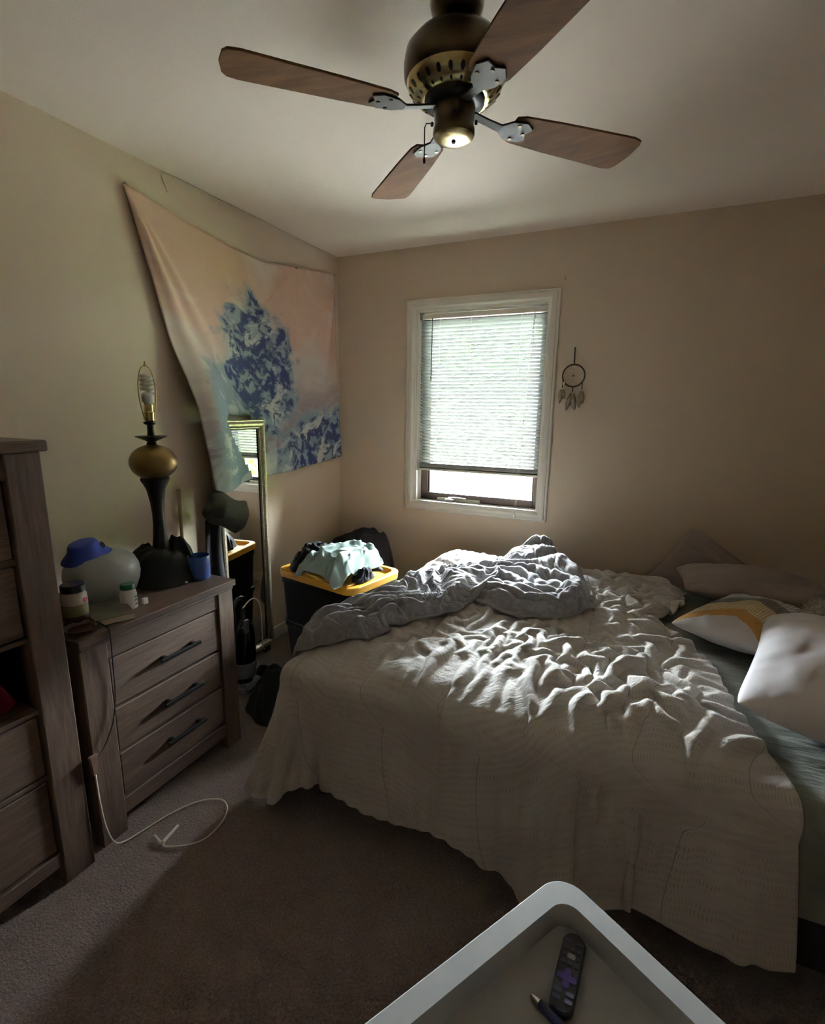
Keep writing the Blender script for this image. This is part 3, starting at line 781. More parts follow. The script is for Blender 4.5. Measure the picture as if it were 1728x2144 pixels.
# ------------------------------------------------------------------ storage tote with lid, clothes on it
def rrect(cx, cy, w, d, r, n=6, rot=0):
    out = []
    for sx, sy, a0 in ((1, 1, 0), (-1, 1, PI / 2), (-1, -1, PI), (1, -1, 1.5 * PI)):
        for k in range(n + 1):
            a = a0 + PI / 2 * k / n; x = sx * (w / 2 - r) + r * math.cos(a); y = sy * (d / 2 - r) + r * math.sin(a)
            out.append((cx + x * math.cos(rot) - y * math.sin(rot), cy + x * math.sin(rot) + y * math.cos(rot)))
    return out
TR = -.20; TCX, TCY, TZ = .570, -.917, .556
tw, td = .56, .40
tt = tag(thing('storage_tote', (TCX, TCY, 0)), 'black plastic storage tote with yellow lid in the room corner', 'tote')
g = G(); rings = []
for z, s in ((0.002, .86), (.03, .88), (.26, .93), (.265, .955), (.29, .955), (.295, .93), (TZ - .05, .965), (TZ - .045, .985), (TZ - .012, .985)):
    rings.append([(x, y, z) for x, y in rrect(TCX, TCY, tw * s, td * s, .06, 6, TR)])
n = len(rings[0]); v = [p for r in rings for p in r]; f = [tuple(range(n))[::-1], tuple((len(rings) - 1) * n + k for k in range(n))]
for i in range(len(rings) - 1):
    for k in range(n): f.append((i * n + k, i * n + (k + 1) % n, (i + 1) * n + (k + 1) % n, (i + 1) * n + k))
make('tub', g.raw(v, f), 'black_plastic', tt, smooth='auto')
rings = []
for z, s in ((TZ - .0115, 1.0), (TZ + .022, 1.012), (TZ + .026, 1.0), (TZ + .026, .90), (TZ + .006, .88), (TZ + .006, .1)):
    rings.append([(x, y, z) for x, y in rrect(TCX, TCY, tw * s if s > .5 else .05, td * s if s > .5 else .05, .06 * s if s > .5 else .02, 6, TR)])
v = [p for r in rings for p in r]; f = [tuple(range(n))[::-1], tuple((len(rings) - 1) * n + k for k in range(n))]
for i in range(len(rings) - 1):
    for k in range(n): f.append((i * n + k, i * n + (k + 1) % n, (i + 1) * n + (k + 1) % n, (i + 1) * n + k))
lid = make('lid', G().raw(v, f), 'yellow_plastic', tt, smooth='auto')
def tl(x, y, z): return (TCX + x * math.cos(TR) - y * math.sin(TR), TCY + x * math.sin(TR) + y * math.cos(TR), z)
for (x0, x1, y0, y1) in ((-.238, -.11, -.192, -.176), (-.238, -.222, -.192, -.11), (-.06, .02, -.192, -.178), (.10, .240, -.192, -.176), (.224, .240, -.192, -.11)):
    g = G(); g.box((x0, y0, TZ + .0255), (x1, y1, TZ + .034)); g.v = [tl(*p) for p in g.v]
    make('lid_rib', g, 'yellow_plastic', lid, bevel=.003, seg=1)
ZL = TZ + .027
heap('black_garment', tl(-.135, -.055, ZL), (.125, .125, .115), 'black_cloth', 51, 'black garment bunched at the front of the tote lid', 'clothing', fold=.5)
heap('dark_garment', tl(.08, .07, ZL), (.15, .11, .08), 'navy_cloth', 53, 'dark garment heaped on the tote behind the mint shirt', 'clothing', fold=.5)
def mint_shirt():
    n, m = 90, 80; U, V = np.meshgrid(np.linspace(-1, 1, n), np.linspace(-1, 1, m), indexing='ij')
    lx = .07 + .145 * U + .02 * fbm(U * 1.5, V * 1.5, 61, 2); ly = -.02 + .185 * V + .03 * fbm(U * 1.5 + 4, V * 1.5, 63, 2) - .06 * (U - .1) ** 2
    z = ZL + .085 + .05 * (1 - U ** 2) * (1 - .5 * V ** 2) - .11 * np.clip((-V - .35), 0, 1) ** 1.4 * (1 + .4 * U) - .06 * np.clip(np.abs(U) - .7, 0, 1) * 3
    w = fbm(U * 1.2, V * 1.2, 65, 3)
    z = z + .020 * ridged(U * 1.9 + .5 * w, V * .9 + .5 * w, 67, 2, .5) * np.clip(1.1 - .3 * np.abs(V), 0, 1) + .006 * np.sin((U * 9 + V * 5) + 4 * w)
    z = np.maximum(z, ZL + .003)
    P = np.zeros((n, m, 3))
    c, s = math.cos(TR), math.sin(TR)
    P[..., 0] = TCX + lx * c - ly * s; P[..., 1] = TCY + lx * s + ly * c; P[..., 2] = z
    o = make('mint_shirt', G().grid(P), 'mint_cloth', smooth=True, solid=.003, subsurf=1)
    tag(o, 'pale mint green shirt thrown over black clothes on the tote', 'shirt')
mint_shirt()
heap('clothes_pile', (.345, -.265, 0), (.29, .21, .58), 'navy_cloth', 57, 'dark clothes piled high in the corner behind the tote', 'clothing', n=96, fold=.07, freq=2.6, squash=5, wob=.07)
heap('striped_garment', tl(.215, -.04, ZL), (.045, .09, .05), 'navy_cloth', 58, 'small dark garment between mint shirt and bed', 'clothing', fold=.7)
heap('floor_clothes', (.53, -1.37, 0), (.18, .15, .17), 'black_cloth', 59, 'black clothes heaped on the carpet between mirror and bed', 'clothing', fold=.5)

wr = spline([(.004, -1.36, 2.36), (.004, -1.375, 2.40), (.005, -1.37, 2.425), (.005, -1.2, 2.430), (.005, -.6, 2.424), (.005, -.05, 2.428)], 8)
tag(make('wall_wire', G().tube(wr, .0028, 6), 'cable_white', smooth=True), 'thin pale wire running along the top of left wall', 'wire')
# ------------------------------------------------------------------ vacuum beside the chest
vc = tag(thing('vacuum_cleaner', (.26, -1.34, 0)), 'black upright vacuum cleaner standing between chest and mirror', 'vacuum cleaner')
vx, vy = .25, -1.345
R_ = Matrix.Rotation(math.radians(-6), 3, 'X')
make('motor_body', G().lathe([(.03, .055), (.05, .06), (.058, .12), (.062, .2), (.058, .28), (.046, .345), (.026, .375), (.02, .38)], (vx, vy, 0), 28, R_), 'black_gloss', vc, smooth='auto')
make('dust_cup', G().lathe([(.064, .09), (.066, .10), (.066, .155), (.064, .165)], (vx, vy, 0), 28, R_), 'grey_plastic', vc, smooth='auto')
make('handle', G().tube(spline([(vx, vy + .03, .36), (vx - .01, vy + .045, .43), (vx, vy + .045, .485), (vx + .01, vy + .0, .505), (vx + .01, vy - .04, .47), (vx, vy - .03, .38)], 6), .011, 10), 'black_plastic', vc, smooth=True)
make('power_cord', G().tube(spline([(vx + .05, vy - .02, .47), (vx + .055, vy + .03, .498), (vx + .055, vy + .075, .485), (vx + .05, vy + .105, .42), (vx + .05, vy + .108, .3), (vx + .055, vy + .104, .215), (vx + .06, vy + .112, .195)], 8), .0032, 8), 'cable_white', vc, smooth=True)
make('floor_head', G().box((vx - .09, vy - .05, .004), (vx + .075, vy + .09, .06)), 'grey_plastic', vc, bevel=.018, seg=3, smooth='auto')
RW = Matrix.Rotation(PI / 2, 3, 'X')
for x in (vx + .03,):
    make('wheel', G().lathe([(.016, -.034), (.036, -.032), (.040, -.026), (.040, .0), (.034, .004), (.034, .012), (.040, .016), (.040, .026), (.036, .032), (.016, .034)], (x, vy + .135, .0405), 24, Matrix.Rotation(PI / 2, 3, 'Y')), 'black_gloss', vc, smooth='auto')
box('switch_plate', (vx + .040, vy - .012, .33), (vx + .052, vy + .016, .40), 'grey_plastic', vc, .003)

# ------------------------------------------------------------------ things on the low chest
ZC = .7425
LX, LY = .262, -1.755
lamp = tag(thing('table_lamp', (LX, LY, ZC)), 'tall bronze table lamp with gold ball and bare spiral bulb', 'lamp')
make('base', G().lathe([(.075, 0), (.078, .01), (.07, .022), (.05, .03), (.045, .045), (.04, .06)], (LX, LY, ZC), 28), 'lamp_bronze', lamp, smooth='auto')
make('stem', G().lathe([(.042, .06), (.037, .10), (.029, .16), (.023, .23), (.022, .27), (.026, .32), (.035, .37), (.046, .395), (.052, .405), (.054, .412), (.05, .418)], (LX, LY, ZC), 28), 'lamp_bronze', lamp, smooth='auto')
ball = [(.084 * math.sin(a) * 1.04, ZB) for a, ZB in ((t, .478 - .07 * math.cos(t)) for t in np.linspace(.22, PI - .2, 20))]
make('ball', G().lathe(ball, (LX, LY, ZC), 36), 'lamp_gold', lamp, smooth=True)
make('neck', G().lathe([(.022, .543), (.018, .552), (.016, .560), (.03, .566), (.056, .578), (.057, .581), (.03, .579), (.014, .582), (.012, .60), (.012, .622), (.022, .628), (.024, .634), (.012, .638)], (LX, LY, ZC), 28), 'lamp_bronze', lamp, smooth='auto')
so = make('socket', G().lathe([(.012, .638), (.017, .64), (.018, .66), (.019, .672), (.017, .674), (.017, .70), (.015, .702)], (LX, LY, ZC), 20), 'socket_brass', lamp, smooth='auto')
bx_, by_ = LX, LY
bu = make('bulb', G().lathe([(.012, .700), (.014, .705), (.021, .712), (.023, .732), (.019, .742), (.013, .746)], (bx_, by_, ZC), 20), 'white_plastic', lamp, smooth='auto')
hel = []
for k in range(97):
    t = k / 96; a = t * 2 * PI * 4; r = .0185 * (1 if t < .92 else 1 - (t - .92) * 6)
    hel.append((bx_ + r * math.cos(a), by_ + r * math.sin(a), ZC + .750 + .062 * t))
make('bulb_spiral', G().tube(hel, .0058, 8), 'bulb_glass', bu, smooth=True)
hp = []
for s in (-1, 1):
    hp.append([(LX, LY + s * .016, ZC + .634), (LX, LY + s * .026, ZC + .665), (LX, LY + s * .036, ZC + .72), (LX, LY + s * .036, ZC + .78), (LX, LY + s * .022, ZC + .83), (LX, LY + s * .004, ZC + .846)])
g = G()
for h in hp: g.tube(spline([(x + .0, y, z) for x, y, z in h], 5), .0022, 6)
make('harp', g, 'harp_brass', lamp, smooth=True)
make('finial', G().lathe([(.004, .842), (.006, .847), (.003, .852), (.002, .862)], (LX, LY, ZC), 10), 'harp_brass', lamp, smooth=True)

# black cloth bunched around the lamp foot: a ring-shaped heap
def ring_heap():
    n, m = 72, 26; U, V = np.meshgrid(np.linspace(0, 2 * PI, n, endpoint=False), np.linspace(0, 1, m), indexing='ij')
    cu, su = np.cos(U), np.sin(U)
    ro = .130 * (1 + .16 * vnoise(cu * 1.4 + 3, su * 1.4 + 8, 71)); ri = .052
    r = ri + (ro - ri) * V
    h = .118 * (1 - V ** 3.2) * (1 + .22 * vnoise(cu * 1.3 + 5, su * 1.3 + V * .6, 73)) + .012 * ridged(cu * 1.5 + V * 1.3, su * 1.5 + V * 1.5, 75, 2) * (1 - V ** 3) + .028 * np.exp(-((U - 1.2) / .9) ** 2) * (1 - V ** 2)
    h = np.maximum(h, .001); h[:, -1] = 0
    P = np.stack([LX + .02 + cu * r * .95 - .03 * (1 - V), LY - .005 + su * r * 1.10 + .005 * (1 - V), ZC + h], -1)
    v = P.reshape(-1, 3).tolist(); f = []
    for i in range(n):
        for j in range(m - 1): f.append((i * m + j, i * m + j + 1, ((i + 1) % n) * m + j + 1, ((i + 1) % n) * m + j))
    o = make('black_shirt', G().raw(v, f), 'black_cloth', smooth=True, solid=.004, subsurf=1)
    tag(o, 'black cloth bunched around the foot of the table lamp', 'clothing')
ring_heap()
mg = tag(thing('mug', (.395, -1.690, ZC)), 'blue mug near the back corner of the low chest', 'mug')
make('body', G().lathe([(.036, 0), (.040, .004), (.042, .05), (.043, .096), (.0415, .098), (.040, .095), (.039, .05), (.037, .012), (.001, .010)], (.395, -1.690, ZC), 32), 'blue_mug', mg, smooth='auto')
make('handle', G().tube(spline([(.356, -1.674, ZC + .078), (.338, -1.667, ZC + .074), (.333, -1.665, ZC + .05), (.340, -1.668, ZC + .026), (.357, -1.675, ZC + .022)], 6), .005, 8), 'blue_mug', mg, smooth=True)
# rounded tank with brimmed cap
tk = tag(thing('humidifier', (.255, -2.03, ZC)), 'rounded translucent white tank with blue brimmed cap on low chest', 'humidifier')
kx, ky = .258, -2.005
def ell(prof, c, sx, sy, n=40):
    g = G().lathe(prof, (0, 0, 0), n); g.v = [(c[0] + x * sx, c[1] + y * sy, c[2] + z) for x, y, z in g.v]; return g
tp = [(.6, 0), (.72, .004), (.84, .03), (.95, .07), (.985, .10), (.96, .13), (.86, .16), (.70, .18), (.5, .19), (.3, .194)]
make('tank', ell([(r * .124, h * .92) for r, h in tp], (kx, ky, ZC), 1, 1.02), 'tank_plastic', tk, smooth=True)
cp = [(.078, 0), (.082, .003), (.077, .010), (.060, .026), (.053, .036), (.047, .054), (.042, .060), (.034, .062), (.01, .062)]
Rc = Matrix.Rotation(math.radians(12), 3, 'X')
make('cap', G().lathe(cp, (kx - .02, ky - .035, ZC + .160), 32, Rc), 'blue_plastic', tk, smooth='auto')
make('cap_hole', G().lathe([(.012, 0), (.013, .004), (.009, .005), (.008, .001)], Vector((kx - .02, ky - .035, ZC + .160)) + Rc @ Vector((.035, .045, .034)), 16, Matrix.Rotation(math.radians(60), 3, Vector((-.6, .6, 0)))), 'fan_black', tk)
# white tablet bottle with green cap
pb = tag(thing('pill_bottle', (.425, -2.030, ZC)), 'small white bottle with dark green cap in front of tank', 'bottle')
make('body', G().lathe([(.024, 0), (.0265, .003), (.027, .05), (.024, .062), (.019, .066), (.019, .070)], (.425, -2.030, ZC), 28), 'white_plastic', pb, smooth='auto')
make('cap', G().lathe([(.0225, .070), (.0235, .071), (.0235, .085), (.021, .088), (.001, .088)], (.425, -2.030, ZC), 28), 'green_cap', pb, smooth='auto')
g = G()
for k in range(7):
    a0 = .15 + k * .13
    for zz in (.012, .028, .040): 
        if zz == .012 and k > 3: continue
        q = [(.425 + .0274 * math.cos(a), -2.030 + .0274 * math.sin(a)) for a in (a0, a0 + .09)]
        hh = .009 if zz < .02 else .006
        g.raw([(q[0][0], q[0][1], ZC + zz), (q[1][0], q[1][1], ZC + zz), (q[1][0], q[1][1], ZC + zz + hh), (q[0][0], q[0][1], ZC + zz + hh)], [(0, 1, 2, 3)])
make('printing', g, 'fan_black', pb)
jr = tag(thing('supplement_jar', (.385, -2.205, ZC)), 'dark capped jar with patterned label beside the tall chest', 'jar')
jx, jy = .392, -2.192
make('body', G().lathe([(.033, 0), (.037, .004), (.037, .030), (.037, .034)], (jx, jy, ZC), 28), 'dark_dish', jr, smooth='auto')
make('label_band', G().lathe([(.0373, .034), (.0375, .036), (.0375, .070), (.0373, .071)], (jx, jy, ZC), 28), 'jar_label', jr, smooth='auto')
make('upper_band', G().lathe([(.0373, .071), (.0372, .074), (.0370, .098), (.033, .106), (.030, .110)], (jx, jy, ZC), 28), 'jar_label_pale', jr, smooth='auto')
make('label_spot', G().tube([(jx + .0345, jy + .013, ZC + .082), (jx + .0365, jy + .0137, ZC + .082)], .009, 14), 'jar_label_pink', jr)
make('lid', G().lathe([(.033, .110), (.035, .111), (.035, .132), (.032, .135), (.001, .135)], (jx, jy, ZC), 28), 'black_plastic', jr, smooth='auto')
tag(make('small_dish', G().lathe([(.028, 0), (.042, .004), (.050, .014), (.051, .017), (.048, .016), (.040, .008), (.001, .006)], (.468, -2.222, ZC), 28), 'dark_dish', smooth='auto'), 'small brown dish at the front left corner of low chest', 'dish')
# book lying askew, raised at the back edge
bk = tag(thing('paperback', (.42, -2.11, ZC)), 'grey covered paperback lying askew in front of the tank', 'book')
def bt(x, y, z):
    a = math.radians(-24); ca, sa = math.cos(a), math.sin(a); tz = z + .0 * x
    X, Y, Z = x * ca - y * sa, x * sa + y * ca, z
    return (.424 + X, -2.104 + Y, ZC + Z)
def tb(name, lo, hi, mat):
    g = G().box(lo, hi); g.v = [bt(*p) for p in g.v]; return make(name, g, mat, bk, bevel=.001, seg=1)
tb('pages', (-.088, -.056, .003), (.088, .058, .021), 'paper'); tb('cover', (-.09, -.060, .0212), (.09, .060, .024), 'book_cover'); tb('back_cover', (-.09, -.060, 0), (.09, .060, .0028), 'book_cover'); tb('spine', (-.09, -.062, 0), (.09, -.0602, .024), 'book_cover')
tagc = tag(box('paper_tag', (.435, -1.990, ZC), (.447, -1.972, ZC + .022), 'paper', bevel=.001), 'tiny cream paper tag standing right of the white bottle', 'tag')
tag(make('bright_clip', G().lathe([(.006, 0), (.008, .003), (.007, .010), (.003, .012)], (.405, -1.770, ZC), 12), 'chrome', smooth=True), 'tiny shiny clip on the chest beside black cloth', 'clip')

# ------------------------------------------------------------------ cables
ca = tag(thing('charging_cable', (.55, -2.2, 0)), 'white charging cable looping from chest corner across the carpet', 'cable')
pts = [(.548, -2.286, .300), (.550, -2.284, .20), (.552, -2.276, .10), (.556, -2.258, .03), (.56, -2.225, .007), (.575, -2.165, .006), (.60, -2.07, .006), (.645, -1.99, .006), (.705, -1.952, .006), (.757, -1.968, .006), (.790, -2.025, .006), (.792, -2.100, .006), (.755, -2.150, .006), (.700, -2.182, .006), (.683, -2.180, .008)]
make('cord', G().tube(spline(pts, 10), .0026, 8), 'cable_white', ca, smooth=True)
make('plug', G().tube([(.680, -2.178, .010), (.668, -2.106, .010)], [.006, .005], 8), 'cable_white', ca, smooth='auto')
make('plug_tip', G().tube([(.676, -2.182, .010), (.630, -2.170, .010)], [.005, .004], 8), 'cable_white', ca, smooth='auto')
make('adapter', G().raw(*(lambda: ([(.543, -2.302, .372), (.556, -2.302, .372), (.556, -2.272, .372), (.543, -2.272, .372), (.545, -2.295, .302), (.553, -2.295, .302), (.553, -2.279, .302), (.545, -2.279, .302)], [(0, 1, 2, 3), (7, 6, 5, 4), (0, 4, 5, 1), (1, 5, 6, 2), (2, 6, 7, 3), (3, 7, 4, 0)]))()), 'cable_tan', ca, bevel=.003, seg=2)
dk = spline([(.46, -2.19, ZC + .027), (.515, -2.183, ZC + .012), (.537, -2.182, ZC - .01), (.531, -2.180, .62), (.529, -2.182, .52), (.530, -2.20, .43), (.533, -2.235, .37), (.545, -2.270, .352)], 8)
tag(make('dark_cable', G().tube(dk, .0022, 6), 'cable_dark', smooth=True), 'thin dark cable hanging over the front of the low chest', 'cable')

# ------------------------------------------------------------------ ceiling fan
FX, FY = 1.486, -1.74
fan = tag(thing('ceiling_fan', (FX, FY, 2.12)), 'brass ceiling fan with four brown wooden blades', 'ceiling fan')
def fl(name, prof, mat, **kw): return make(name, G().lathe(prof, (FX, FY, 0), kw.pop('n', 48)), mat, fan, smooth='auto', **kw)
fl('canopy', [(.066, 2.4395), (.068, 2.432), (.064, 2.415), (.050, 2.398), (.032, 2.388), (.018, 2.385)], 'fan_brass')
fl('downrod', [(.016, 2.386), (.016, 2.372), (.03, 2.37), (.032, 2.362), (.02, 2.36)], 'fan_brass', n=20)
mh = fl('motor_housing', [(.03, 2.3605), (.07, 2.357), (.108, 2.344), (.127, 2.322), (.132, 2.296), (.131, 2.270), (.124, 2.258), (.112, 2.252)], 'fan_brass')
ring = fl('vent_ring', [(.124, 2.2575), (.120, 2.246), (.104, 2.228), (.086, 2.219), (.078, 2.219), (.09, 2.24)], 'fan_brass_bright')
for k in range(24):
    a = 2 * PI * k / 24
    for (r, z, L, w) in ((.1125, 2.2367, .020, .011), (.093, 2.2222, .011, .007)):
        c = Vector((FX + r * math.cos(a), FY + r * math.sin(a), z - .0006)); rad = Vector((math.cos(a), math.sin(a), .95 if L > .015 else .5)).normalized(); tan = Vector((-math.sin(a), math.cos(a), 0))
        nrm = rad.cross(tan); v = []
        for q in range(10):
            b = 2 * PI * q / 10; v.append(c + rad * (L / 2 * math.cos(b)) + tan * (w / 2 * math.sin(b)))
        v += [p + nrm * .0015 for p in v]
        make('vent_slot', G().raw(v, [tuple(range(10)), tuple(range(10, 20))[::-1]] + [(q, (q + 1) % 10, 10 + (q + 1) % 10, 10 + q) for q in range(10)]), 'fan_black', ring)
fl('rotor_plate', [(.077, 2.228), (.077, 2.212), (.070, 2.206), (.055, 2.204)], 'fan_black')
fl('switch_housing', [(.052, 2.2045), (.054, 2.200), (.052, 2.185), (.051, 2.160), (.054, 2.155), (.0545, 2.143), (.052, 2.137)], 'fan_brass')
fl('bottom_cap', [(.052, 2.1365), (.046, 2.131), (.030, 2.128), (.003, 2.127)], 'fan_brass_bright')
make('cap_screw', G().lathe([(.006, 2.1268), (.005, 2.123), (.002, 2.122)], (FX, FY, 0), 12), 'fan_black', fan)
for a in (.3, 1.9, 3.5, 5.1): make('housing_screw', G().lathe([(.004, 0), (.006, .004), (.004, .008)], (FX + .053 * math.cos(a), FY + .053 * math.sin(a), 2.168), 10, Matrix.Rotation(a, 3, 'Z') @ Matrix.Rotation(PI / 2, 3, 'Y')), 'fan_black', fan)
chn = [(FX - .050, FY - .030, 2.165), (FX - .062, FY - .037, 2.164), (FX - .066, FY - .039, 2.155), (FX - .066, FY - .039, 2.085)]
pc = make('pull_chain', G().tube(chn, .0016, 6), 'fan_black', fan)
make('chain_fob', G().lathe([(.002, .016), (.0035, .012), (.0035, .002), (.002, 0)], (FX - .066, FY - .039, 2.070), 10), 'fan_black', pc, smooth=True)
def fan_wood():
    t = NT('blade_wood'); v = t.coords((4, 30, 30)); g_ = t.noise(v, 1.2, 6, .6, .5)
    t.set(Base_Color=t.ramp(g_, [(.3, C(84, 58, 38)), (.7, C(122, 88, 58))]), Roughness=.8, Specular_IOR_Level=.15)
fan_wood()
for k in range(4):
    a = math.radians(FAN_A + 90 * k); ca_, sa_ = math.cos(a), math.sin(a); pt = math.radians(-8)
    def tr(x, y, z):
        yy = y * math.cos(pt) - z * math.sin(pt); zz = y * math.sin(pt) + z * math.cos(pt)
        return (FX + x * ca_ - yy * sa_, FY + x * sa_ + yy * ca_, 2.188 + zz)
    outl = [(.165, -.042), (.19, -.052), (.30, -.061), (.53, -.072), (.556, -.066), (.566, -.050), (.572, 0), (.566, .050), (.556, .066), (.53, .072), (.30, .061), (.19, .052), (.165, .042)]
    g = G(); n = len(outl)
    g.prism(outl, -.003, .003); g.v = [tr(*p) for p in g.v]
    bd = make('blade', g, 'blade_wood', fan, bevel=.0015, seg=1)
    g = G()
    g.v = []; arm = [(.055, -.013), (.10, -.012), (.135, -.014), (.16, -.034), (.20, -.040), (.225, -.022), (.215, 0), (.225, .022), (.20, .040), (.16, .034), (.135, .014), (.10, .012), (.055, .013)]
    g.prism(arm, -.0085, -.0034); g.v = [tr(x, y, z + max(0, (.13 - x)) * .22) for x, y, z in g.v]
    ar = make('blade_arm', g, 'fan_arm', fan, bevel=.0015, seg=1)
    for (x, y) in ((.18, -.026), (.18, .026), (.205, 0)):
        g = G().lathe([(.005, -.011), (.005, -.0088), (.002, -.0085)], (x, y, 0), 8); g.v = [tr(*p) for p in g.v]
        make('blade_screw', g, 'fan_brass', ar)

# ------------------------------------------------------------------ tray table in the foreground
TA = math.atan2(-.393, -.231)       # direction of the left edge away from the far corner
e1 = Vector((math.cos(TA), math.sin(TA), 0)); e2 = Vector((-e1.y, e1.x, 0))
corner = Vector((1.943, -2.198, .5)) 
TWd, TLn, TZt = .48, .68, .5
tcn = corner + e1 * (TLn / 2) + e2 * (TWd / 2)
ty = tag(thing('tray_table', (tcn.x, tcn.y, 0)), 'pale grey plastic tray table standing in the foreground', 'tray table')
trot = TA
def ringz(s_in, z, r): return [(x, y, z) for x, y in rrect(tcn.x, tcn.y, TLn - 2 * s_in, TWd - 2 * s_in, r, 8, trot)]
rings = [ringz(.004, TZt - .06, .052), ringz(.0, TZt - .054, .055), ringz(.0, TZt - .003, .055), ringz(.003, TZt, .053), ringz(.042, TZt, .034), ringz(.044, TZt - .003, .032), ringz(.048, TZt - .046, .028), ringz(.052, TZt - .048, .026)]
n = len(rings[0]); v = [p for r in rings for p in r]; f = [tuple(range(n))[::-1], tuple((len(rings) - 1) * n + k for k in range(n))]
for i in range(len(rings) - 1):
    for k in range(n): f.append((i * n + k, i * n + (k + 1) % n, (i + 1) * n + (k + 1) % n, (i + 1) * n + k))
make('tray_top', G().raw(v, f), 'tray_plastic', ty, smooth='auto')
for sx in (-1, 1):
    for sy in (-1, 1):
        p = tcn + e1 * (sx * (TLn / 2 - .10)) + e2 * (sy * (TWd / 2 - .08))
        make('leg', G().tube([(p.x, p.y, TZt - .0605), (p.x, p.y, 0.0)], .014, 12), 'tray_plastic', ty, smooth='auto')
TF = TZt - .0478
# remote control
ra, rb = Vector((1.988, -2.293, 0)), Vector((1.978, -2.440, 0))
rd = (rb - ra).normalized(); rq = Vector((-rd.y, rd.x, 0)); rc = (ra + rb) / 2
RL = .146
rem = tag(thing('remote_control', (rc.x, rc.y, TF)), 'black remote control with purple pad lying on the tray', 'remote')
def rt(x, y, z): p = rc + rd * x + rq * y; return (p.x, p.y, TF + z)
out = rrect(0, 0, RL, .042, .019, 6)
rings = [[(x * s, y * s2, z) for x, y in out] for z, s, s2 in ((.001, .95, .82), (.006, 1, .97), (.013, 1, 1), (.018, .985, .95), (.020, .96, .86))]
n = len(out); v = [rt(*p) for r in rings for p in r]; f = [tuple(range(n))[::-1], tuple((len(rings) - 1) * n + k for k in range(n))]
for i in range(len(rings) - 1):
    for k in range(n): f.append((i * n + k, i * n + (k + 1) % n, (i + 1) * n + (k + 1) % n, (i + 1) * n + k))
make('casing', G().raw(v, f), 'remote_body', rem, smooth='auto')
def key(name, x, y, lx, ly, mat, h=.0022, r=None):
    g = G().prism(rrect(x, y, lx, ly, r or min(lx, ly) * .35, 3), .0198, .0198 + h); g.v = [rt(*p) for p in g.v]; make(name, g, mat, rem)
for y in (-.010, .010): key('button', -.052, y, .007, .012, 'remote_key')
for y in (-.011, 0, .011): key('button', -.037, y, .006, .008, 'remote_key')
key('button', -.024, .0, .010, .014, 'remote_key_pale')
for y in (-.012, .012): key('button', -.024, y, .006, .007, 'remote_key')
for y in (-.011, 0, .011): key('button', -.010, y, .006, .008, 'remote_key')
key('direction_pad', .016, 0, .034, .011, 'remote_purple', .003); key('direction_pad', .016, 0, .011, .033, 'remote_purple', .0032)
for x in (.040, .052):
    for y in (-.010, .010): key('button', x, y, .007, .013, 'remote_key')
# pen
pn = tag(thing('pen', (1.985, -2.54, TF)), 'dark blue and silver pen lying below the remote', 'pen')
pa = Vector((1.930, -2.425, TF + .008)); pb_ = Vector((2.058, -2.482, TF + .008)); pd = (pb_ - pa)
make('barrel', G().tube([pa + pd * .12, pa + pd * .55], .0075, 14), 'pen_blue', pn, smooth='auto')
make('tip', G().tube([pa, pa + pd * .04, pa + pd * .12], [.004, .006, .0075], 14), 'chrome', pn, smooth='auto')
make('grip', G().tube([pa + pd * .5501, pa + pd], [.0078, .0074], 14), 'chrome', pn, smooth='auto')
# ------------------------------------------------------------------ bed
BX0_, BX1_, BY0_, BY1_, BT = .905, 2.93, -1.835, -.235, .535      # mattress box
bed = tag(thing('bed', ((BX0_ + BX1_) / 2, (BY0_ + BY1_) / 2, 0)), 'queen size bed with its head toward the right wall', 'bed')
make('mattress', G().box((BX0_, BY0_, .29), (BX1_, BY1_, BT)), 'mattress_ticking', bed, bevel=.06, seg=4, smooth='auto')
make('box_spring', G().box((BX0_ + .01, BY0_ + .01, .09), (BX1_, BY1_ - .01, .289)), 'bed_base_cloth', bed, bevel=.02, seg=2)
for x in (BX0_ + .12, BX1_ - .12):
    for y in (BY0_ + .1, BY1_ - .1): make('leg', G().tube([(x, y, .0905), (x, y, 0)], .025, 10), 'black_plastic', bed)

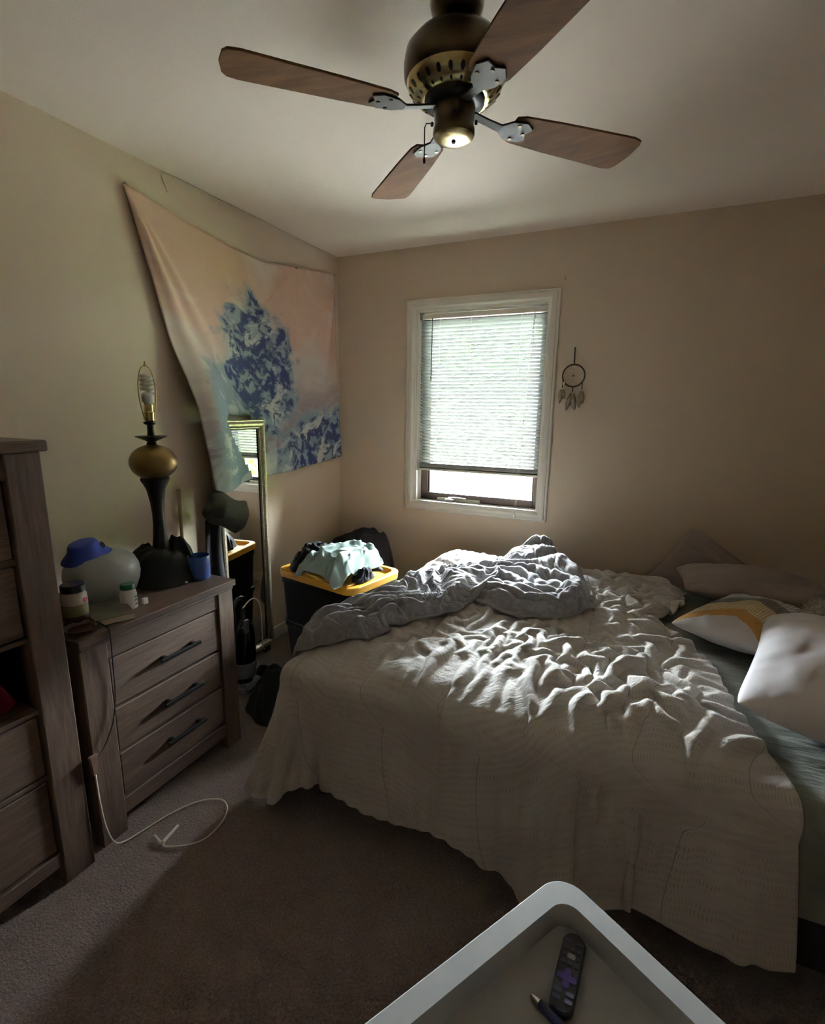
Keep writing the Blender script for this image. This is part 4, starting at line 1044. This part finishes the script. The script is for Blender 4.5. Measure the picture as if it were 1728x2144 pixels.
def smooth01(t): t = np.clip(t, 0, 1); return t * t * (3 - 2 * t)
def mound(x, y):
    """lumps under the covers"""
    h = .018 * fbm(x * 2.2, y * 2.2, 5, 3) + .012
    h = h + .03 * np.exp(-((x - .98) / .22) ** 2 - ((y + .50) / .3) ** 2)
    h = h + .035 * np.exp(-((x - 1.9) / .35) ** 2 - ((y + .45) / .22) ** 2)
    h = h + .02 * np.exp(-((x - 1.75) / .3) ** 2 - ((y + 1.35) / .25) ** 2)
    inside = smooth01((x - BX0_) / .15) * smooth01((BX1_ - x) / .1) * smooth01((y - BY0_) / .15) * smooth01((BY1_ - y) / .1)
    return h * inside
def box_push(P, th, rad=.055, mnd=True, mu=.6, Pp=None):
    """push points out of the rounded mattress box, friction on contact"""
    lo = np.array([BX0_, BY0_, .05]); hi = np.array([BX1_ + .6, BY1_, BT])
    Q = P.copy()
    m = mound(Q[..., 0], Q[..., 1]) if mnd else 0
    Q[..., 2] -= m
    c = (lo + hi) / 2; hf = (hi - lo) / 2 - rad
    d = Q - c; q = np.abs(d) - hf; qm = np.maximum(q, 0); L = np.linalg.norm(qm, axis=-1)
    inner = np.minimum(q.max(-1), 0); s = L + inner - rad - th
    hit = s < 0
    nrm = np.zeros_like(P)
    out = L > 1e-9
    nrm[out] = (np.sign(d) * qm / np.maximum(L, 1e-9)[..., None])[out]
    ins = ~out
    if ins.any():
        ax = q[ins].argmax(-1); t = np.zeros((ax.size, 3)); t[np.arange(ax.size), ax] = np.sign(d[ins])[np.arange(ax.size), ax]; nrm[ins] = t
    P[hit] -= nrm[hit] * s[hit][:, None]
    fl = P[..., 2] < .008; P[..., 2] = np.where(fl, .008, P[..., 2])
    if Pp is not None:
        hit = hit | fl
        dv = P[hit] - Pp[hit]; n_ = nrm[hit]; tn = dv - (dv * n_).sum(-1)[:, None] * n_
        P[hit] -= tn * mu
    return P
def pbd(P, ru, rv, steps, collide, its=4, g=-.0016, damp=.93, bend=.12, shear=.35, stretch=1.0, diag=None):
    Pp = P.copy()
    rd = np.sqrt(((ru[:, :-1] + ru[:, 1:]) / 2) ** 2 + ((rv[:-1] + rv[1:]) / 2) ** 2)
    rd1, rd2 = diag if diag is not None else (rd, rd)
    ru2 = ru[:-1] + ru[1:]; rv2 = rv[:, :-1] + rv[:, 1:]
    def solve(A, B, r, k):
        d = B - A; L = np.sqrt((d * d).sum(-1)) + 1e-9; c = (d * ((L - r) / L * .5 * k)[..., None]); A += c; B -= c
    for s in range(steps):
        V = (P - Pp) * damp; Pp = P.copy(); P = P + V; P[..., 2] += g
        for it in range(its):
            for o in (0, 1):
                n = (P.shape[0] - o) // 2
                solve(P[o:o + 2 * n:2], P[o + 1:o + 2 * n:2], ru[o:o + 2 * n:2], stretch)
                n = (P.shape[1] - o) // 2
                solve(P[:, o:o + 2 * n:2], P[:, o + 1:o + 2 * n:2], rv[:, o:o + 2 * n:2], stretch)
            for o in (0, 1):
                n = (P.shape[0] - o) // 2
                if shear:
                    solve(P[o:o + 2 * n:2, :-1], P[o + 1:o + 2 * n:2, 1:], rd1[o:o + 2 * n:2], shear)
                    solve(P[o:o + 2 * n:2, 1:], P[o + 1:o + 2 * n:2, :-1], rd2[o:o + 2 * n:2], shear)
            if bend:
                for o in (0, 1, 2, 3):
                    a = P[o:-2:4]; b = P[o + 2::4]; n = min(len(a), len(b)); solve(a[:n], b[:n], ru2[o::4][:n], bend)
                    a = P[:, o:-2:4]; b = P[:, o + 2::4]; n = min(a.shape[1], b.shape[1]); solve(a[:, :n], b[:, :n], rv2[:, o::4][:, :n], bend)
        P = collide(P, Pp)
    return P
# cream printed duvet: lies over the foot two thirds of the bed, hangs over the foot and the near side
def duvet():
    nu, nv = 168, 186
    U, V = np.meshgrid(np.linspace(0, 1, nu), np.linspace(0, 1, nv), indexing='ij')   # u: foot -> head, v: wall side -> near hem
    vs_ = .775                                   # share of the rows that lies on top
    ov = np.interp(U, [0, .25, .5, .64, .72, .82, .92, 1], [.28, .31, .35, .385, .43, .34, .335, .315]) + .012 * np.sin(U * 21)
    Y = np.where(V < vs_, -.19 + (BY0_ + .19) * (V / vs_), BY0_ - ov * np.clip((V - vs_) / (1 - vs_), 0, 1))
    xl = np.interp(-Y, [.19, 1.0, 1.8, 2.3], [.68, .62, .585, .60])
    xr = np.interp(-Y, [.19, .30, .42, .62, .90, 1.0, 1.15, 1.5, 1.8, 2.24], [2.00, 2.16, 2.26, 2.22, 2.12, 2.20, 2.29, 2.33, 2.40, 2.47])
    X = xl + (xr - xl) * U
    # rounded corner at the foot
    ox = np.clip((BX0_ - X) / .32, 0, 1); oy = np.clip((BY0_ - Y) / .31, 0, 1.3)
    fx_ = np.sqrt(1 - np.minimum(oy, 1) ** 2 * .78); fy_ = np.sqrt(1 - ox ** 2 * .78)
    X = np.where(X < BX0_, BX0_ - (BX0_ - X) * fx_, X); Y = np.where(Y < BY0_, BY0_ - (BY0_ - Y) * fy_, Y)
    top = smooth01((X - BX0_ + .05) / .1) * smooth01((Y - BY0_ + .05) / .1)
    Z = BT + .05 + mound(X, Y) + .030 * fbm(X * 6, Y * 6, 3, 4) * top
    P = np.stack([X, Y, Z], -1)
    ru = np.linalg.norm(np.diff(P[..., :2], axis=0), axis=-1); rv = np.linalg.norm(np.diff(P[..., :2], axis=1), axis=-1)
    # slack cloth on top of the bed makes wrinkles, strongest on the head half and near the front edge
    drape = smooth01((BY0_ - Y) / .05)
    sl = top * (.17 + .08 * smooth01((X - 1.30) / .5) + .14 * smooth01(.3 + vnoise(X * 1.7, Y * 1.7, 31))) + drape * (.05 + .24 * smooth01((X - 1.6) / .3))
    wm = .62 + .85 * smooth01(.5 + 1.1 * vnoise(X * 2.6 + 3, Y * 2.6, 35))
    sl = sl * np.where(drape > .5, 1, wm)
    slv = top * wm * (.09 + .12 * smooth01(vnoise(X * 1.5 + 5, Y * 1.5, 33)) + .08 * smooth01((X - 1.4) / .5))
    dk = 1 + (sl + slv)[1:, 1:] / 2
    dg = (np.linalg.norm(P[1:, 1:, :2] - P[:-1, :-1, :2], axis=-1) * dk, np.linalg.norm(P[1:, :-1, :2] - P[:-1, 1:, :2], axis=-1) * dk)
    ru = ru * (1 + (sl[1:] + sl[:-1]) / 2); rv = rv * (1 + (slv[:, 1:] + slv[:, :-1]) / 2)
    col = lambda P, Pp: box_push(P, .012, mu=.96, Pp=Pp)
    P = pbd(P, ru, rv, 120, col, its=4, g=-.0012, bend=.05, shear=.3, diag=dg)
    P = pbd(P, ru, rv, 40, col, its=10, g=-.0005, damp=.8, bend=.06, shear=.35, diag=dg)
    P = pbd(P, ru, rv, 16, col, its=26, g=-.0001, damp=.5, bend=.05, shear=.5, diag=dg)
    su = np.concatenate([np.zeros((1, nv)), np.cumsum(ru, 0)], 0); sv = np.concatenate([np.zeros((nu, 1)), np.cumsum(rv, 1)], 1)
    # quilted channels: slight dip along every seam
    x = su + .06; ph = np.abs(x / .34 - np.floor(x / .34) - .5) * .34
    P[..., 2] -= .010 * np.exp(-(ph / .014) ** 2) * top
    wx = fbm(X * 3, Y * 3, 37, 2); fine = ridged(X * 9 + 1.2 * wx, Y * 15 + 1.2 * wx, 39, 3)
    P[..., 2] += top * .0042 * fine * (.4 + smooth01(.5 + vnoise(X * 3.3, Y * 3.3, 38)))
    UVs = np.stack([su, sv], -1).reshape(-1, 2)
    o = make('duvet', G().grid(P), 'duvet_print', smooth=True, solid=.012, subsurf=1, uv=UVs)
    tag(o, 'rumpled cream duvet with small dark tick print over the bed', 'duvet')
    return P
DUV = duvet()
# height map of the duvet for things lying on it
HX, HY = np.linspace(.4, 3.0, 131), np.linspace(-2.4, 0, 121)
HM = np.full((131, 121), BT + .012)
def splat(P, rad=2):
    ix = np.clip(np.round((P[..., 0] - .4) / .02).astype(int), 0, 130).ravel(); iy = np.clip(np.round((P[..., 1] + 2.4) / .02).astype(int), 0, 120).ravel(); z = P[..., 2].ravel()
    for a in range(-rad, rad + 1):
        for b in range(-rad, rad + 1):
            np.maximum.at(HM, (np.clip(ix + a, 0, 130), np.clip(iy + b, 0, 120)), z)
splat(DUV, 1)
def hmap(x, y):
    fx = np.clip((x - .4) / .02, 0, 129.99); fy = np.clip((y + 2.4) / .02, 0, 119.99); i = fx.astype(int); j = fy.astype(int); a = fx - i; b = fy - j
    return HM[i, j] * (1 - a) * (1 - b) + HM[i + 1, j] * a * (1 - b) + HM[i, j + 1] * (1 - a) * b + HM[i + 1, j + 1] * a * b

# sage sheet on the head end, falling over the near side
def sheet():
    nu, nv = 60, 110; U, V = np.meshgrid(np.linspace(0, 1, nu), np.linspace(0, 1, nv), indexing='ij')
    X = 1.95 + 1.0 * U; L = -.245 - 1.74 * V
    Y = np.maximum(L, BY0_ + .0); over = np.clip(BY0_ - L, 0, 1)
    P = np.stack([X, L, np.full_like(X, BT + .02) + .004 * fbm(X * 7, L * 7, 41, 3)], -1)
    ru = np.full((nu - 1, nv), 1.0 / (nu - 1) * 1.01); rv = np.full((nu, nv - 1), 1.74 / (nv - 1) * 1.03)
    P = pbd(P, ru, rv, 90, lambda P, Pp: box_push(P, .003, mnd=False, mu=.5, Pp=Pp), its=4, bend=.08)
    P[..., 2] += .006 * ridged(P[..., 0] * 3 + P[..., 1] * 1.5, P[..., 1] * 5 - P[..., 0] * 2, 43, 3) * smooth01((P[..., 2] - .45) / .08)
    P[..., 0] = np.minimum(P[..., 0], 2.98)
    o = make('bed_sheet', G().grid(P), 'sheet_sage', smooth=True, solid=.002, subsurf=1)
    tag(o, 'grey green fitted sheet showing on the pillow end of the bed', 'sheet')
sheet()

# crumpled grey fleece blanket
def blanket():
    n, m = 210, 170
    S, T = np.meshgrid(np.linspace(0, 1, n), np.linspace(-1, 1, m), indexing='ij')
    path = [(1.02, -1.68), (1.05, -1.58), (1.10, -1.42), (1.20, -1.22), (1.26, -1.02), (1.26, -.82), (1.30, -.66), (1.42, -.60), (1.56, -.66), (1.70, -.78), (1.86, -.80)]
    wid = [.15, .18, .18, .20, .25, .36, .44, .45, .40, .32, .20]
    sp = np.array(spline([(x, y, w) for (x, y), w in zip(path, wid)], 20)); ss = np.linspace(0, 1, len(sp))
    cx = np.interp(S, ss, sp[:, 0]); cy = np.interp(S, ss, sp[:, 1]); wd = np.interp(S, ss, sp[:, 2])
    tx = np.gradient(cx, axis=0); ty = np.gradient(cy, axis=0); L = np.sqrt(tx ** 2 + ty ** 2) + 1e-9
    # keep the cross direction nearly constant so the strip does not cross itself in the bend
    a = np.interp(S, [0, .45, .75, 1], [math.radians(28), math.radians(35), math.radians(75), math.radians(100)])
    nx, ny = np.cos(a), np.sin(a)
    edge = 1 + .22 * vnoise(S * 9, T * 0 + np.sign(T) * 3, 51) + .10 * vnoise(S * 22, np.sign(T) * 5 + T * 0, 52)
    off = T * wd * edge
    X = cx + nx * off; Y = cy + ny * off
    w1 = fbm(X * 2.4, Y * 2.4, 55, 2); w2 = fbm(X * 2.4 + 7, Y * 2.4 + 3, 57, 2)
    # long folds: along the strip on the near part, along the bed on the far part
    ph = off * 34 + 6.5 * w1 + .8 * np.sin(S * 14)
    ph2 = Y * 32 + X * 10 + 7.5 * w2
    k = smooth01((S - .42) / .16 + .5 * vnoise(X * 3, Y * 3, 59))
    amp = .55 + .6 * smooth01(.5 + .8 * vnoise(X * 4.5, Y * 4.5, 60))
    h = (np.abs(np.sin(ph)) ** .85 * (1 - k) + np.abs(np.sin(ph2)) ** .85 * k) * amp
    rim = smooth01((1 - np.abs(T)) / .28) * smooth01(S / .02) * smooth01((1 - S) / .05)
    lump = .03 + .045 * smooth01(.5 + .8 * vnoise(X * 3.1 + 2, Y * 3.1, 61)) + .035 * np.exp(-((X - 1.02) / .10) ** 2 - ((Y + .34) / .10) ** 2) + .05 * np.exp(-((X - .99) / .12) ** 2 - ((Y + 1.62) / .14) ** 2) + .05 * np.exp(-((X - 1.5) / .14) ** 2 - ((Y + .38) / .08) ** 2)
    base = hmap(X, Y)
    Z = base + .010 + rim * (lump * .9 + (.044 + .014 * (1 - k)) * h) + .006 * fbm(X * 20, Y * 20, 63, 2) * rim
    # lean the folds over sideways
    lean = .014 * np.sin(2 * ph) * rim * (1 - k)
    X = X + nx * lean; Y = Y + ny * lean
    Y = np.minimum(Y, -.06)
    Z = Z - 1.6 * np.clip(BX0_ + .01 - X, 0, 1) - 1.6 * np.clip(BY0_ + .01 - Y, 0, 1)
    P = np.stack([X, Y, Z], -1)
    # relax into rounded shapes
    ru = np.linalg.norm(np.diff(P, axis=0), axis=-1); rv = np.linalg.norm(np.diff(P, axis=1), axis=-1)
    def colf(P, Pp):
        h0 = np.where((P[..., 0] > BX0_) & (P[..., 1] > BY0_), hmap(P[..., 0], P[..., 1]) + .008, .02); low = P[..., 2] < h0; P[..., 2] = np.maximum(P[..., 2], h0)
        d = (P - Pp); P[low] -= d[low] * .6; return P
    P = pbd(P, ru * 1.03, rv * 1.03, 10, colf, its=3, g=-.0004, damp=.6, bend=.25, shear=.2)
    for _ in range(1):
        Q = P.copy(); Q[1:-1, 1:-1] = .5 * P[1:-1, 1:-1] + .125 * (P[2:, 1:-1] + P[:-2, 1:-1] + P[1:-1, 2:] + P[1:-1, :-2]); P = Q
    o = make('fleece_blanket', G().grid(P), 'grey_fleece', smooth=True, solid=.010, subsurf=1)
    tag(o, 'grey fleece blanket crumpled across the duvet', 'blanket')
    splat(P, 1)
blanket()

# pillows
def pillow(name, c, size, rz, tilt, label, mat, seed, n=44, roll=0, uvm=False, wr=1.0, cat='pillow', M=None):
    w, d, h = size
    U, V = np.meshgrid(np.linspace(-1, 1, n), np.linspace(-1, 1, n), indexing='ij')
    def prof(u, v): return np.clip((1 - np.abs(u) ** 2.3), 0, 1) ** .58 * np.clip((1 - np.abs(v) ** 2.3), 0, 1) ** .58
    pin = 1 - .07 * (1 - V ** 2) * np.abs(U) ** 3; pin2 = 1 - .07 * (1 - U ** 2) * np.abs(V) ** 3
    X = U * w / 2 * pin * (1 - .06 * np.abs(V) ** 7); Y = V * d / 2 * pin2 * (1 - .06 * np.abs(U) ** 7)
    wn = fbm(U * 2 + seed, V * 2, seed, 3); rd = ridged(U * 1.3 + .6 * wn, V * 2.4 + .6 * wn, seed + 2, 3)
    th = h * .5 * prof(U, V)
    Zt = th * (1 + .12 * wn) + wr * .012 * rd * prof(U, V) ** .5 * (.3 + np.abs(V) * .7)
    Zb = -th * (1 + .1 * wn)
    M = M or Matrix.Rotation(rz, 3, 'Z') @ Matrix.Rotation(tilt, 3, 'Y') @ Matrix.Rotation(roll, 3, 'X')
    Mn = np.array(M)
    def tr(Z): return np.stack([X, Y, Z], -1) @ Mn.T + np.array(c)
    A = tr(Zt); B = tr(Zb)
    g = G(); nn = n * n; f = []
    for i in range(n - 1):
        for j in range(n - 1):
            q = (i * n + j, (i + 1) * n + j, (i + 1) * n + j + 1, i * n + j + 1); f.append(q)
            f.append(tuple(nn + k for k in q[::-1]))
    v = np.concatenate([A.reshape(-1, 3), B.reshape(-1, 3)])
    # weld rims
    rim = [(i, j) for i in range(n) for j in range(n) if i in (0, n - 1) or j in (0, n - 1)]
    mp = np.arange(2 * nn)
    for i, j in rim: mp[nn + i * n + j] = i * n + j
    f = [tuple(int(mp[k]) for k in q) for q in f]
    used = sorted({k for q in f for k in q}); re = {k: t for t, k in enumerate(used)}
    uvA = np.stack([(U + 1) / 2, (V + 1) / 2], -1).reshape(-1, 2); uvs = np.concatenate([uvA, uvA])[used]
    g.raw(v[used].tolist(), [tuple(re[k] for k in q) for q in f])
    o = make(name, g, mat, smooth=True, subsurf=1, uv=uvs)
    return tag(o, label, cat)
ZP = BT + .006
ang = math.radians(-33)
Mb = Matrix(((math.cos(ang), -math.sin(ang), 0), (0, 0, -1), (math.sin(ang), math.cos(ang), 0)))   # flat against the wall, turned on its corner
pillow('back_pillow', (2.458, -.098, .475), (.70, .46, .14), 0, 0, 'taupe pillow propped against the window wall with one corner up', 'pillow_taupe', 81, M=Mb)
pillow('flat_pillow', (2.545, -.375, .632), (.64, .40, .15), math.radians(4), 0, 'long taupe pillow lying flat along the window wall', 'pillow_taupe', 83)
Mr = Matrix(((0, 0, 1), (1, 0, 0), (0, 1, 0)))
pillow('head_pillow', (2.955, -.38, .70), (.46, .36, .13), 0, 0, 'beige pillow standing at the head of bed, right edge of photo', 'pillow_taupe', 85, M=Mr)
pillow('chevron_cushion', (2.465, -.85, .624), (.60, .36, .13), math.radians(60), 0, 'oblong cushion with mustard chevron band lying on the sheet', 'chevron_pillow', 87, wr=.5)
pillow('white_pillow', (2.655, -1.33, .668), (.54, .82, .24), math.radians(-15), 0, 'plump white pillow on the near right of the bed', 'pillow_white', 89, wr=.7)
fp_ = pillow('fluffy_cushion', (2.83, -.70, .622), (.24, .28, .12), math.radians(10), 0, 'shaggy off-white cushion behind the white pillow', 'fluffy_white', 91, cat='cushion')
def fur():
    me = fp_.data; rr = np.random.RandomState(4); g = G(); o3 = np.array(ORG[fp_.name]); ps = [p for p in me.polygons if p.normal.z > -.2]
    for k in range(3800):
        p = ps[rr.randint(len(ps))]; c = np.array(p.center) + o3 + rr.normal(size=3) * .004; d = np.array(p.normal) + rr.normal(size=3) * .5; d /= np.linalg.norm(d)
        t = np.cross(d, rr.normal(size=3)); t /= np.linalg.norm(t); L = rr.uniform(.014, .03)
        g.raw([c - t * .0016, c + t * .0016, c + d * L + rr.normal(size=3) * .004], [(0, 1, 2)])
    o = make('fur', g, 'fluffy_white', fp_); o['kind'] = 'stuff'
fur()
